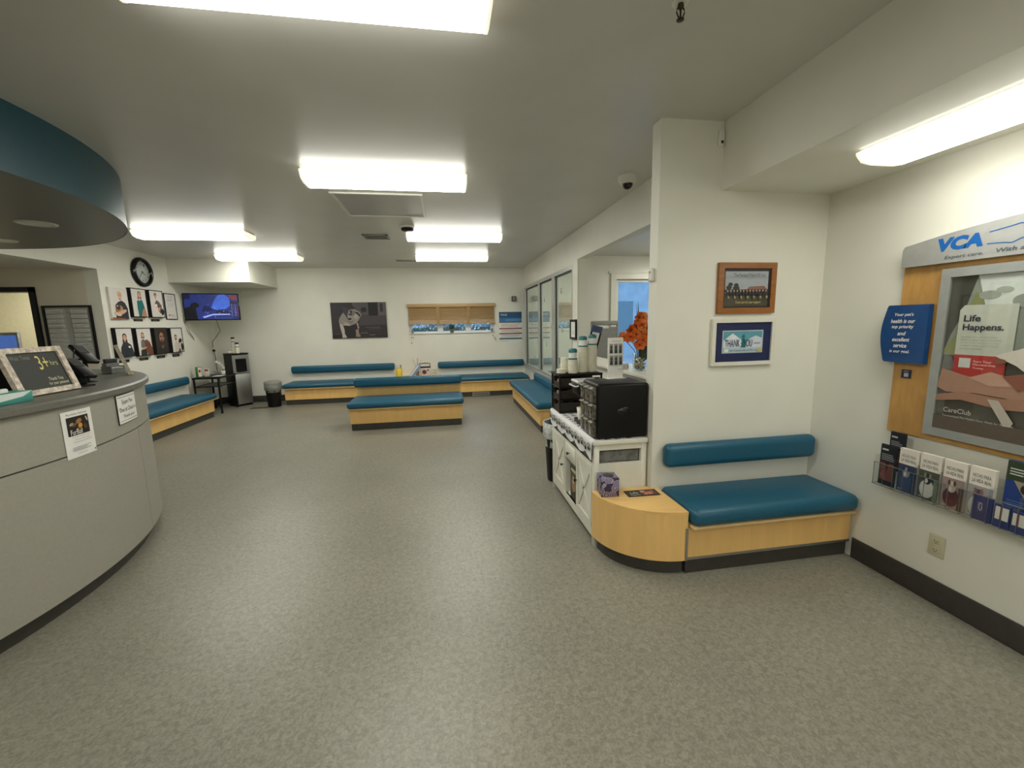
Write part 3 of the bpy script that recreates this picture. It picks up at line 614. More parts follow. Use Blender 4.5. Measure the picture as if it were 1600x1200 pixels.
SK = C(214, 164, 136); SKD = C(178, 128, 104)
def portrait(p, w, h, kind):
    X = lambda u: -w / 2 + w * u; Z = lambda v: h * v
    def E(u, v, a, c, col, rot=0): p.ell(X(u), Z(v), w * a, h * c, col if not isinstance(col, tuple) else C(*col), rot=rot)
    def P(pts, col): p.poly([(X(u), Z(v)) for u, v in pts], col if not isinstance(col, tuple) else C(*col))
    def head(u, v, s, hair, sk=SK, beard=False, long=False):
        if long: P([(u - .085 * s, v + .04), (u + .085 * s, v + .04), (u + .12 * s, v - .13 * s), (u - .12 * s, v - .13 * s)], hair)
        P([(u - .035 * s, v), (u + .035 * s, v), (u + .045 * s, v - .12 * s), (u - .045 * s, v - .12 * s)], SKD)
        E(u, v + .025 * s, .105 * s, .085 * s, hair); E(u, v - .005 * s, .085 * s, .075 * s, sk)
        for q in (-1, 1): E(u + q * .035 * s, v + .008 * s, .013 * s, .007 * s, (50, 35, 30))
        P([(u - .008 * s, v + .0), (u + .008 * s, v), (u + .012 * s, v - .022 * s), (u - .012 * s, v - .022 * s)], SKD)
        if beard: E(u, v - .052 * s, .05 * s, .03 * s, hair)
        E(u, v - .040 * s, .028 * s, .009 * s, (235, 225, 220) if not beard else (150, 80, 75))
    if kind == 1:
        P([(.2, .0), (.25, .45), (.42, .55), (.62, .60), (.8, .53), (.92, .35), (.92, .0)], (34, 38, 52)); head(.55, .76, 1.25, C(215, 185, 120))
        E(.42, .33, .22, .12, (170, 130, 90)); E(.36, .38, .12, .10, (70, 50, 40)); E(.33, .42, .03, .02, (235, 225, 210)); E(.55, .22, .28, .06, SK, .35); E(.3, .16, .2, .06, (215, 190, 165), -.2); P([(0, 0), (.7, 0), (.7, .03), (0, .05)], (140, 80, 40))
    elif kind == 2:
        P([(.36, .0), (.32, .3), (.34, .56), (.5, .64), (.72, .60), (.82, .38), (.80, .0)], (20, 108, 108)); head(.55, .80, 1.2, C(150, 95, 70), SK, False, True)
        P([(.50, .0), (.66, .26), (.82, .34), (.9, .1), (.9, 0)], SKD); P([(.44, .62), (.58, .66), (.5, .56)], (235, 235, 235))
    elif kind == 3:
        P([(.34, .3), (.36, .55), (.5, .66), (.68, .60), (.86, .45), (.82, .2), (.6, .1)], (105, 88, 80)); head(.45, .82, 1.0, C(45, 35, 30)); E(.86, .2, .12, .13, (40, 40, 45))
        P([(.05, .02), (.18, .25), (.3, .48), (.52, .46), (.55, .25), (.68, .08), (.8, .02), (.66, .02), (.45, .15), (.3, .18), (.18, .02)], (225, 215, 200)); E(.42, .43, .12, .07, (235, 230, 222)); E(.52, .42, .04, .05, (60, 45, 40)); E(.40, .38, .025, .015, (30, 25, 25)); E(.6, .3, .14, .05, SK, .8)
    elif kind == 4:
        p.text('Our Staff', X(.25), Z(.86), X(.75), Z(.92), C(120, 110, 100)); p.lines(X(.2), X(.8), Z(.72), Z(.82), 4, C(170, 168, 160)); 
        for u in (.3, .5, .7): E(u, .55, .06, .10, (205, 203, 195))
        p.lines(X(.3), X(.85), Z(.10), Z(.2), 4, C(170, 168, 160)); E(.25, .15, .05, .04, (120, 40, 40))
    elif kind == 5:
        P([(.14, .0), (.2, .32), (.38, .52), (.62, .52), (.86, .40), (1, .1), (1, 0)], (28, 38, 44)); head(.50, .68, 1.35, C(52, 34, 30), SK, False, True); E(.72, .33, .08, .035, (235, 235, 235), -.2)
    elif kind == 6:
        P([(.2, .3), (.24, .54), (.4, .62), (.56, .55), (.6, .25)], (112, 108, 104)); head(.40, .76, .95, C(58, 40, 34), SK, False, True)
        P([(.5, .5), (.62, .60), (.82, .50), (.98, .25), (1, 0), (.62, 0), (.5, .25)], (110, 62, 42)); E(.62, .52, .09, .07, (122, 72, 50)); P([(.12, 0), (.16, .2), (.5, .24), (.55, 0)], (30, 30, 34)); E(.4, .27, .2, .03, SK, .2)
    elif kind == 7:
        p.rect(X(0), Z(0), X(1), Z(1), C(46, 38, 32)); P([(.08, 0), (.2, .2), (.45, .3), (.75, .25), (.95, .1), (.95, 0)], (30, 27, 24))
        P([(.42, .32), (.62, .32), (.6, .2), (.45, .2)], (120, 84, 66)); E(.52, .78, .24, .17, (42, 28, 22)); E(.52, .62, .19, .22, (168, 118, 92)); E(.52, .47, .15, .09, (58, 40, 32)); E(.52, .50, .07, .03, (140, 88, 72)); E(.52, .60, .035, .05, (150, 100, 78))
        for q in (-1, 1): E(.52 + q * .09, .68, .065, .035, (40, 28, 24)); E(.52 + q * .09, .68, .02, .012, (90, 80, 75))
    else:
        P([(.2, .0), (.22, .35), (.4, .46), (.6, .38), (.66, 0)], (196, 186, 176)); head(.38, .62, 1.15, C(64, 48, 40), SK, True); P([(.62, .05), (.66, .42), (.8, .42), (.92, .3), (1, 0)], (200, 196, 190)); E(.76, .48, .14, .09, (26, 24, 24)); E(.66, .42, .07, .04, (22, 20, 20)); E(.86, .2, .1, .18, (24, 22, 24)); P([(.5, 0), (.56, .14), (.7, .1), (.7, 0)], (90, 70, 50))
def wall_photo(label, y0, y1, z0, z1, kind, depth=.05, border=.012, frame=True, tilt=0):
    t = thing('framed_portrait' if frame else 'canvas_portrait', label, 'picture', (XL, (y0 + y1) / 2, z0), R90, 'staff pictures on the left wall'); w = y1 - y0; h = z1 - z0
    if frame:
        f = MB(BLACK); e = w / 2; bd = border
        f.box(-e, -depth, 0, e, -.001, bd).box(-e, -depth, h - bd, e, -.001, h).box(-e, -depth, bd, -e + bd, -.001, h - bd).box(e - bd, -depth, bd, e, -.001, h - bd); f.build('frame', t)
    iw, ih = (w - 2 * border, h - 2 * border) if frame else (w, h); z = border if frame else 0; d = depth - .004 if frame else depth
    p = flat(C(216, 212, 206)); p.box(-iw / 2, -d, 0, iw / 2, -.002, ih); p.off = -d
    portrait(p, iw, ih, kind)
    # keep every shape inside the print
    for v in p.bm.verts: v.co.x = max(-iw / 2, min(iw / 2, v.co.x)); v.co.z = max(0, min(ih, v.co.z)) + z
    p.build('print', t); return t
wall_photo('unframed canvas portrait, person in navy top holding a fluffy brown cat', 6.53, 6.86, 1.66, 2.088, 1, .03, frame=False)
wall_photo('black framed portrait, person in a teal top with long hair', 6.90, 7.22, 1.69, 2.11, 2)
wall_photo('black framed portrait, person crouching behind a white dog', 7.285, 7.60, 1.69, 2.11, 3)
wall_photo('thin black framed printed staff notice at right end of upper row', 7.69, 7.98, 1.665, 2.09, 4, .015)
wall_photo('black framed portrait, dark-haired person in dark top with name badge', 6.50, 6.82, 1.13, 1.54, 5)
wall_photo('black framed portrait, person hugging a large brown dog', 6.89, 7.21, 1.12, 1.535, 6)
wall_photo('black framed portrait, close dark shot of a bearded face', 7.28, 7.59, 1.12, 1.535, 7)
wall_photo('black framed portrait, smiling person beside a black puppy, right end of lower row', 7.67, 7.98, 1.12, 1.53, 8)
for lb, y0, y1, z0, z1 in (('black nameplate under the teal-top portrait', 6.956, 7.14, 1.633, 1.665), ('black nameplate under the portrait with the white dog', 7.333, 7.52, 1.633, 1.667), ('black nameplate under the portrait with the name badge', 6.56, 6.75, 1.055, 1.092), ('black nameplate under the portrait with the brown dog', 6.957, 7.139, 1.055, 1.095), ('black nameplate under the dark bearded portrait', 7.338, 7.527, 1.055, 1.097), ('black nameplate under the black puppy portrait', 7.722, 7.904, 1.050, 1.097)):
    p = MB(BLACK); w = y1 - y0; p.box(-w / 2, -.006, 0, w / 2, -.001, z1 - z0); p.off = -.0062; p.lines(-w * .35, w * .35, (z1 - z0) * .25, (z1 - z0) * .8, 2, C(120, 112, 90), .4)
    single(p, 'nameplate', lb, 'nameplate', (XL, (y0 + y1) / 2, z0), R90, 'nameplates under the portraits')

# ------------------------------------------------------------------ television
t = thing('television', 'wall-mounted flat television showing a blue concert scene', 'television', (-4.05, 8.28, 1.65), math.radians(20))
b = MB(BLACKG); b.box(-.41, -.02, 0, .41, .02, .47, r=.004, seg=2); b.build('bezel', t)
def em(name, c, s): return mat(name, c, .3, noise=.15, scale=12, emit=s * .10, emcol=c)
S1 = em('screen_deep_blue', (.012, .025, .16), 1.3); S2 = em('screen_blue', (.04, .11, .55), 1.6); S3 = em('screen_black', (.004, .004, .01), .6); S4 = em('screen_red', (.25, .03, .06), .8); S5 = em('screen_pale', (.35, .40, .85), 1.0); S6 = em('screen_navy', (.006, .008, .06), 1.0)
p = flat(S1); p.layer(-.0205); p.rect(-.395, .018, .395, .455, S1)
X = lambda u: -.395 + .79 * u; Z = lambda v: .018 + .437 * v
Q = lambda pts, m: p.poly([(X(u), Z(v)) for u, v in pts], m)
Q([(.0, .0), (.0, .45), (.1, .5), (.12, .62), (.2, .68), (.27, .6), (.26, .5), (.2, .45), (.22, .0)], S3)
Q([(.0, .78), (.12, .80), (.12, 1), (0, 1)], S6); Q([(.35, .55), (.45, .5), (.52, .35), (.3, .3)], S6)
Q([(.48, .45), (.56, .8), (.63, .97), (.74, 1), (.84, .86), (.84, .55), (.72, .38), (.6, .36)], S2)
Q([(.55, .3), (.6, .38), (.72, .4), (.8, .3), (.78, .12), (.55, .12)], S6); Q([(.82, .97), (.98, .95), (.98, .78), (.88, .78)], S4); Q([(.84, .75), (1, .7), (1, 0), (.84, .1)], S6)
Q([(.3, .10), (.5, .22), (.82, .22), (.82, .17), (.5, .16), (.34, .05)], S5)
for i in range(26): p.ell(X(random.uniform(.3, .98)), Z(random.uniform(.08, .6)), .006, .009, random.choice([S5, S2, S3]), n=6)
for i in range(8): Q([(.86 + i * .018, .1), (.865 + i * .018, .1), (.872 + i * .016, .6), (.868 + i * .016, .6)], random.choice([S5, S4, S2]))
p.build('screen', t)
b = MB(BLACK); b.box(-.12, .02, .15, .12, .045, .33); b.build('back_plate', t)
b = MB(BLACK); b.tube([(-4.05, 8.32, 1.90), (-4.25, 8.22, 1.90), (XL + .02, 8.30, 1.90)], .018); b.box(XL + .001, 8.22, 1.80, XL + .02, 8.38, 2.0); b.build('wall_bracket', t, True)
GC = mat('grey_cable', (.25, .24, .22), .5, noise=.05)
b = MB(GC); b.tube([(XL + .015, 8.22, 1.78), (XL + .012, 8.16, 1.62), (XL + .012, 8.20, 1.47), (XL + .012, 8.30, 1.38), (XL + .012, 8.37, 1.33)], .005); b.tube([(XL + .015, 8.26, 1.78), (XL + .012, 8.20, 1.62), (XL + .012, 8.27, 1.45), (XL + .012, 8.35, 1.36), (XL + .012, 8.37, 1.30)], .004); b.build('coaxial_cable', t, True)
b = MB(GC); b.tube([(-4.02, 8.30, 1.66), (-4.03, 8.36, 1.56), (-4.12, 8.6, 1.46), (-4.30, 8.85, 1.38), (XL + .02, 8.95, 1.25), (XL + .012, 8.96, 1.14)], .007); b.build('power_cable', t, True)
def outlet(label, loc, rz, m):
    t = thing('wall_outlet', label, 'wall outlet', loc, rz)
    MB(m).box(-.036, -.007, -.057, .036, -.0005, .057, r=.003, seg=2).build('cover_plate', t)
    b = MB(m)
    for s in (-1, 1): b.lathe([(.0165, .006), (.0165, .009), (.0001, .0092)], c=(0, s * .024, 0), n=20, M=MY) if False else b.box(-.016, -.0095, s * .024 - .014, .016, -.0065, s * .024 + .014, r=.003, seg=2)
    b.build('receptacle', t); q = MB(GASK)
    for s in (-1, 1):
        q.box(-.0075, -.0105, s * .024 - .002, -.0055, -.009, s * .024 + .007).box(.0055, -.0105, s * .024 - .002, .0075, -.009, s * .024 + .006).box(-.002, -.0105, s * .024 - .010, .002, -.009, s * .024 - .006)
    q.build('slots', t)
outlet('wall outlet with black plug beside the water dispenser', (XL, 8.95, 1.09), R90, WHITE)
outlet('cream duplex outlet low on right wall under brochure rack', (XR, 1.636, .313), -R90, mat('almond_plastic', (.56, .52, .36), .4, noise=.02))
b = MB(BLACK); b.box(XL + .011, 8.93, 1.06, XL + .045, 8.97, 1.10, r=.004); b.tube([(XL + .03, 8.95, 1.07), (XL + .035, 8.96, .95), (XL + .06, 8.9, .75), (XL + .1, 8.88, .55), (XL + .12, 8.87, .35)], .005)
o = b.build('power_plug'); tag(o, 'black power plug and cord below the television', 'power plug')

# ------------------------------------------------------------------ water dispenser (turned towards the room)
t = thing('water_dispenser', 'tall steel-front water dispenser in back left corner', 'water dispenser', (-4.01, 8.84, 0), math.radians(50))
b = MB(BLACK); b.box(-.15, -.14, .03, .15, .17, 1.0, r=.012); b.box(-.14, -.13, 0, .14, .16, .03); b.build('body', t)
b = MB(METAL); b.box(-.148, -.155, .04, .148, -.1405, .63, r=.006, seg=2); b.build('lower_door', t)
b = MB(METAL); b.box(-.148, -.155, .64, -.10, -.1405, .99).box(.10, -.155, .64, .148, -.1405, .99).box(-.10, -.155, .92, .10, -.1405, .99).box(-.10, -.155, .64, .10, -.1405, .67); b.build('fascia', t)
b = MB(BLACKG); b.box(-.099, -.146, .672, .099, -.141, .918); b.box(-.08, -.17, .665, .08, -.141, .675); b.build('dispensing_alcove', t)
b = MB(BLACKG); b.box(-.05, -.165, .88, -.02, -.146, .91); b.build('tap', t); MB(BLACKG).box(.02, -.165, .88, .05, -.146, .91).build('tap', t)
b = MB(BLACK); b.box(-.155, -.158, 1.0, .155, .175, 1.025, r=.008); b.build('top', t)
CUPW = mat('cream_paper_cup', (.72, .69, .56), .5, noise=.03)
TLID = mat('teal_cup_lid', (.02, .16, .19), .4, noise=.05)
def cups(label, loc, n, r=.04, lid=True, top=True, dark=False):
    t = thing('paper_cup_stack', label, 'paper cups', loc, 0)
    prof = [(r * .72, 0)]; z = 0
    for i in range(n):
        prof += [(r * .97, z + .002), (r, z + .005), (r, z + .010), (r * .95, z + .012)]; z += .0125
    prof += [(r * .90, z)]
    MB(CUPW).lathe(prof, n=24).build('cups', t)
    if top:
        L = BLACK if dark else TLID
        b = MB(PAPER); b.lathe([(r * .86, z), (r * .80, z + .07)], n=24); b.build('upturned_cup', t)
        b = MB(L); b.lathe([(r * .92, z + .004), (r * .92, z + .016)], n=24); b.lathe([(r * .86, z + .062), (r * .87, z + .085), (r * .6, z + .094), (.0001, z + .095)], n=24); b.build('lids', t)
    return t
cups('tall cup stack on top of the water dispenser', (-4.02, 8.80, 1.0255), 17, .036, dark=True)
cups('shorter cup stack on the front edge of the water dispenser', (-3.93, 8.74, 1.0255), 9, .038, dark=True)
b = MB(PAPER); b.lathe([(.05, 0), (.055, .02), (.05, .035), (.0001, .036)]); single(b, 'filter_stack', 'low white paper stack on back of the water dispenser', 'paper filters', (-4.11, 8.86, 1.0255))

# black rolling side table
t = thing('rolling_table', 'black rolling side table with mesh shelf beside left bench', 'side table', (-4.15, 8.32, 0))
x0, x1, y0, y1 = -4.36, -3.97, 8.02, 8.60
b = MB(BLACK); b.box(x0 - .02, y0 - .02, .625, x1 + .02, y1 + .02, .655, r=.004); b.build('top', t, True)
for i, (x, y) in enumerate(((x0, y0), (x1, y0), (x0, y1), (x1, y1))):
    b = MB(BLACK); b.tube([(x, y, .05), (x, y, .635)], .016); l = b.build('leg', t, True)
    b = MB(BLACK); b.lathe([(.0001, -.012), (.022, -.012), (.024, 0), (.022, .012), (.0001, .012)], n=16, M=Matrix.Translation((x, y, .025)) @ Matrix.Rotation(R90, 4, 'Y')); b.build('caster', l, True)
b = MB(GC); b.box(x0, y0, .48, x1, y1, .49); b.build('lower_shelf', t, True)
b = MB(BLACK); b.tube([(x0, y0, .49), (x1, y0, .49), (x1, y1, .49), (x0, y1, .49)], .009, close=True); b.build('shelf_rail', t, True)
def box_thing(name, label, cat, loc, dims, m, rz=0, deco=None, group=None, r=.002):
    b = MB(m); w, d, h = dims; b.box(-w / 2, -d / 2, 0, w / 2, d / 2, h, r=r, seg=1)
    if deco: b.off = -d / 2 - .0004; deco(b, w, h)
    return single(b, name, label, cat, loc, rz, group)
box_thing('snack_box', 'green and white snack box at left end of rolling table', 'box', (-4.33, 8.14, .6555), (.09, .06, .18), C(60, 120, 50), .5, lambda b, w, h: (b.rect(-w * .1, h * .05, w * .45, h * .95, C(225, 220, 210)), b.ell(w * .15, h * .6, w * .2, h * .15, C(170, 60, 50))))
box_thing('snack_box', 'white and red box in middle of rolling table', 'box', (-4.22, 8.18, .6555), (.07, .05, .14), C(205, 200, 190), .3, lambda b, w, h: b.rect(-w * .4, h * .7, w * .4, h * .95, C(150, 50, 50)))
b = MB(GC); 
for k in range(6):
    b.tube([(-.08 + .03 * k, .02 * (k % 3), 0), (-.06 + .028 * k, .03, .06 + .01 * (k % 2)), (-.02 + .02 * k, -.02, .10 - .012 * k), (.02 * k, 0, .02)], .004)
single(b, 'cable_bundle', 'tangle of grey cords piled on rolling table', 'cord', (-4.17, 8.36, .6600))
box_thing('magazine', 'pale magazine lying flat on right side of rolling table', 'magazine', (-4.05, 8.22, .6556), (.15, .22, .006), C(190, 200, 195), .1)
t = thing('potted_orchid', 'small white orchid in pot on rolling table before dispenser', 'orchid', (-4.12, 8.52, .6556))
MB(WHITE).lathe([(.03, 0), (.04, .06), (.036, .062), (.03, .05)]).build('pot', t)
b = MB(C(70, 90, 50)); b.tube([(0, 0, .05), (.01, -.01, .15), (-.03, -.03, .22), (-.07, -.05, .24)], .003); b.build('stem', t)
for (x, y, z) in ((0, -.02, .17), (-.03, -.04, .21), (-.07, -.05, .235), (.02, -.01, .12)):
    b = MB(PAPER)
    for k in range(5):
        a = 2 * PI * k / 5; b.sphere((x + .014 * math.cos(a), y, z + .014 * math.sin(a)), .011, n=6, sc=(1, .4, 1))
    b.build('flower', t)

# trash cans
def trash(label, loc, r, h, liner, linerh, lid=False):
    t = thing('trash_can', label, 'trash can', loc)
    b = MB(BLACK); b.lathe([(r * .78, 0), (r * .97, h * .97), (r, h), (r * .93, h), (r * .75, .02), (.0001, .02)], n=28); b.build('bin', t)
    b = MB(liner); n = 28; prof = [(r * .9, h * .6), (r * .95, h + .004), (r * 1.03, h + .006), (r * 1.035, h * (1 - linerh) + .02), (r * 1.0, h * (1 - linerh))]
    b.lathe(prof, n=n)
    for v in b.bm.verts:
        if v.co.z < h * .9: v.co.x += random.uniform(-.004, .004); v.co.y += random.uniform(-.004, .004)
    b.build('liner', t)
    if lid: MB(GC).lathe([(r * 1.04, h - .03), (r * 1.06, h), (r * .9, h + .02), (.0001, h + .025)], n=28).build('lid', t)
LIN = mat('grey_bag', (.17, .18, .165), .35, noise=.15, scale=25)
LINC = mat('clear_bag', (.40, .42, .40), .3, noise=.3, scale=25)
trash('black trash can with grey lid at left end of back bench', (-3.272, 8.50, 0), .145, .47, LIN, .32, True)
trash('black trash can with white liner behind the white console', (1.045, 3.735, 0), .155, .56, LINC, .25)

# floor and baseboard registers
t = thing('floor_register', 'brown metal floor register near the back left corner', 'vent', (-3.5, 8.40, 0.001))
BR = mat('brown_metal', (.13, .075, .03), .5, .3, noise=.1)
b = MB(BR); b.box(-.16, -.07, 0, .16, -.05, .006).box(-.16, .05, 0, .16, .07, .006).box(-.16, -.05, 0, -.145, .05, .006).box(.145, -.05, 0, .16, .05, .006); b.build('frame', t)
b = MB(BR)
for i in range(12): b.box(-.14 + i * .0235, -.05, .001, -.128 + i * .0235, .05, .005)
b.build('louvres', t)
t = thing('toe_kick_register', 'grey metal register in base of bench below blind', 'vent', (.70, 8.512, .012))
b = MB(METAL); b.box(-.18, -.012, 0, .18, 0, .012).box(-.18, -.012, .068, .18, 0, .08).box(-.18, -.012, .012, -.165, 0, .068).box(.165, -.012, .012, .18, 0, .068); b.build('frame', t)
b = MB(METAL)
for i in range(4): b.box(-.165, -.008, .016 + i * .013, .165, -.002, .022 + i * .013)
b.build('louvres', t)

# ------------------------------------------------------------------ back wall pieces
t = thing('bulldog_print', 'large dark print of a sitting bulldog on back wall', 'picture', (-1.717, YB, 1.25))
w, h = 1.09, .725
p = flat(C(46, 42, 45)); p.box(-w / 2, -.025, 0, w / 2, -.001, h); p.off = -.025
PX = lambda x, y: (-w / 2 + w * (x - 95) / 1350, h * (1 - (y - 118) / 832))
def DP(pts, *c): p.poly([PX(x, y) for x, y in pts], C(*c))
def DE(x, y, rx, ry, *c): q = PX(x, y); p.ell(q[0], q[1], w * rx / 1350, h * ry / 832, C(*c))
DP([(95, 118), (600, 118), (560, 430), (95, 430)], 40, 37, 44); DP([(620, 118), (1010, 118), (1010, 420), (640, 420)], 84, 78, 82); DE(895, 290, 75, 60, 40, 36, 40)
DP([(1010, 118), (1245, 118), (1245, 430), (1010, 430)], 26, 25, 28); DP([(1245, 118), (1445, 118), (1445, 500), (1245, 450)], 98, 90, 96); DP([(1300, 150), (1370, 150), (1370, 340), (1300, 340)], 52, 46, 52)
DP([(780, 430), (1445, 430), (1445, 640), (760, 660)], 72, 66, 70); DP([(760, 660), (1445, 640), (1445, 950), (700, 950)], 48, 44, 46)
for y, x0, x1, c in ((700, 900, 1280, 92), (735, 1000, 1290, 82), (780, 800, 1300, 60), (830, 780, 960, 110), (880, 1000, 1140, 120), (900, 700, 1440, 36), (850, 180, 300, 90)): DP([(x0, y), (x1, y - 8), (x1, y + 10), (x0, y + 14)], c, c - 6, c - 6)
DP([(95, 870), (300, 850), (560, 890), (760, 900), (760, 950), (95, 950)], 30, 26, 26)
DP([(275, 540), (300, 470), (350, 400), (395, 350), (440, 400), (490, 500), (560, 570), (650, 560), (720, 580), (740, 740), (560, 800), (400, 740), (330, 660), (285, 610)], 140, 133, 127)
DP([(370, 650), (540, 660), (720, 600), (720, 760), (670, 930), (420, 930), (385, 760)], 34, 30, 34); DP([(360, 560), (470, 590), (550, 640), (520, 660), (400, 640)], 176, 168, 160); DP([(350, 560), (420, 600), (470, 620), (390, 600)], 84, 78, 76)
DP([(290, 600), (370, 640), (400, 760), (400, 850), (440, 905), (440, 935), (335, 940), (335, 850), (300, 700)], 182, 172, 162)
DP([(670, 750), (740, 740), (745, 840), (780, 890), (770, 925), (665, 920), (670, 850)], 150, 128, 120); DP([(700, 600), (745, 600), (745, 680), (770, 715), (725, 720)], 168, 150, 140)
DP([(500, 330), (560, 285), (640, 272), (720, 300), (800, 350), (835, 420), (790, 480), (740, 560), (680, 600), (580, 590), (520, 540), (490, 450)], 150, 143, 137)
DP([(385, 220), (460, 240), (540, 250), (520, 330), (500, 400), (430, 400), (400, 330)], 56, 52, 66); DP([(560, 190), (620, 180), (700, 260), (640, 275), (560, 280)], 42, 38, 42)
DE(600, 360, 78, 62, 60, 52, 54); DE(545, 360, 28, 40, 130, 122, 118); DE(548, 445, 36, 34, 150, 142, 138); DE(548, 500, 40, 24, 28, 24, 26); DE(545, 400, 26, 14, 20, 18, 20); DE(620, 340, 16, 12, 12, 10, 12)
DP([(690, 330), (760, 350), (815, 420), (800, 460), (740, 400), (700, 380)], 26, 24, 26); DP([(500, 520), (560, 560), (640, 530), (600, 590), (540, 590)], 120, 112, 108); DE(700, 440, 55, 62, 168, 162, 155); DP([(620, 300), (700, 320), (660, 420), (600, 430)], 120, 114, 110)
p.build('print', t)

t = thing('wood_slat_blind', 'raised honey-coloured wood slat blind over back window', 'window blind', (.183, YB, 1.5))
BW = wood('honey_wood', (.50, .33, .155), (1, 20, 20), .4, .15)
MB(BW).box(-.927, -.085, .355, .927, -.001, .425, r=.004).build('valance', t)
b = MB(BW)
for i in range(8):
    z = .072 + i * .0365; b.box(-.90, -.012, z, .90, -.007, z + .058, r=.002, seg=1, M=Matrix.Translation((0, -.05, z - .004)) @ Matrix.Rotation(math.radians(-46), 4, 'X') @ Matrix.Translation((0, 0, -z)))
for i in range(10): b.box(-.90, -.068, .035 + i * .0042, .90, -.017, .0385 + i * .0042)
b.build('slats', t)
MB(BW).box(-.905, -.075, 0, .905, -.012, .032, r=.005).build('bottom_rail', t)
BT = mat('tan_tape', (.36, .23, .10), .7, noise=.1)
for x in (-.30, .34): MB(BT).box(x - .035, -.0775, .0, x + .035, -.0755, .355).build('ladder_tape', t)
for x, zs in ((-.865, (1.22, 1.10)), (-.83, (1.215,)), (.86, (1.22,)), (.90, (1.17,)), (.915, (1.13,))):
    b = MB(WHITE); b.tube([(x, -.05, .02), (x, -.05, min(zs) - 1.5)], .0016, n=5)
    for z in zs: b.lathe([(.0001, .03), (.008, .025), (.014, .004), (.0001, 0)], c=(x, -.05, z - 1.5), m=BT)
    b.build('pull_cord', t)
# objects on the window sill
t = thing('topiary_plant', 'small round topiary in grey pot on window sill', 'potted plant', (.165, YB - .012, 1.3130))
MB(C(70, 76, 66)).lathe([(.032, 0), (.045, .075), (.040, .08), (.035, .07)]).build('pot', t)
b = MB(C(34, 60, 30)); 
for i in range(150):
    a = random.uniform(0, 2 * PI); u = random.uniform(-1, 1); r = .062; q = math.sqrt(1 - u * u); r = .050; c = (r * q * math.cos(a), r * q * math.sin(a) * .55, .118 + r * u)
    b.sphere(c, .011, n=3)
b.sphere((0, 0, .118), .048, sc=(1, .55, 1)); b.build('foliage', t)
for lb, x in (('small grey candle jar at left end of window sill', -.66), ('small grey candle jar at right end of window sill', 1.03)):
    b = MB(C(120, 124, 120)); b.lathe([(.024, 0), (.026, .01), (.026, .07), (.022, .08), (.0001, .08)]); single(b, 'candle_jar', lb, 'jar', (x, YB + .001, 1.3130))

t = thing('triage_poster', 'blue and white triage chart right of the back window', 'poster', (1.44, YB, 1.065))
w, h = .51, .675
p = flat(PAPER); p.box(-w / 2, -.006, 0, w / 2, -.001, h); p.off = -.006
X = lambda u: -w / 2 + w * u; Z = lambda v: h * v
p.rect(X(.01), Z(.66), X(.99), Z(.99), C(30, 78, 120)); p.rect(X(.01), Z(.66), X(.99), Z(.80), C(52, 112, 166)); p.rect(X(.3), Z(.70), X(.99), Z(.76), C(80, 140, 190)); p.text('TRIAGE', X(.07), Z(.87), X(.36), Z(.93), C(225, 225, 225))
p.rect(X(.01), Z(.645), X(.99), Z(.665), C(60, 55, 60)); p.lines(X(.1), X(.92), Z(.50), Z(.63), 5, C(190, 160, 158))
p.rect(X(.01), Z(.44), X(.99), Z(.475), C(120, 32, 38)); p.lines(X(.1), X(.92), Z(.34), Z(.43), 4, C(190, 160, 158)); p.rect(X(.01), Z(.28), X(.99), Z(.315), C(118, 34, 42)); p.lines(X(.1), X(.92), Z(.17), Z(.27), 4, C(180, 165, 165))
p.rect(X(.01), Z(.11), X(.99), Z(.155), C(40, 96, 112)); p.text('If unsure, ask us', X(.05), Z(.04), X(.4), Z(.08), C(120, 120, 125)); p.build('print', t)
t = thing('wall_speaker', 'small black speaker high on back wall above triage chart', 'speaker', (1.52, YB, 1.955))
MB(BLACK).box(-.045, -.09, 0, .045, -.012, .11, r=.008).build('cabinet', t); MB(DGREY).box(-.036, -.0925, .008, .036, -.0895, .102, r=.001).build('grille', t); MB(BLACK).box(-.02, -.013, .03, .02, -.001, .08).build('bracket', t)

# things on the side table at the back
box_thing('toy_box', 'yellow box on back side table next to left bench', 'box', (-.945, 8.75, .4305), (.12, .12, .19), mat('yellow_plastic', (.75, .58, .03), .4, noise=.1), 0, lambda b, w, h: b.ell(0, h * .6, w * .3, h * .2, C(235, 200, 60)), r=.02)
b = MB(GC); b.lathe([(.012, 0), (.012, .05), (.018, .052), (.016, .07), (.0001, .072)]); single(b, 'pump_bottle', 'tiny dark-topped bottle standing on the yellow box', 'bottle', (-.91, 8.75, .621))
t = thing('leaning_binder', 'pale blue binder leaning on black bag on back table', 'binder', (-.72, 8.66, .4305))
Mx = Matrix.Rotation(math.radians(38), 4, 'Y'); b = MB(mat('periwinkle_cover', (.22, .30, .48), .4, noise=.1)); b.box(-.04, -.10, .03, .04, .10, .32, r=.006, M=Mx); b.build('cover', t); b = MB(PAPER); b.box(-.03, -.102, .035, -.006, .095, .318, M=Mx); b.build('pages', t)
t = thing('tote_bag', 'white and maroon bag with black handle on back table', 'bag', (-.43, 8.85, .4305))
b = MB(C(215, 208, 205)); b.box(-.11, -.05, 0, .11, .05, .18, r=.02); b.build('body', t); b = MB(C(110, 50, 60)); b.sphere((-.01, -.05, .09), .045, sc=(1, .2, 1)); b.sphere((.06, -.05, .13), .02, sc=(1, .2, 1)); b.build('print', t)
b = MB(BLACK); b.tube([(-.11, 0, .17), (-.105, 0, .26), (0, 0, .27), (.105, 0, .26), (.11, 0, .17)], .009); b.box(-.112, -.052, .175, .112, .052, .20, r=.005); b.build('handle', t)
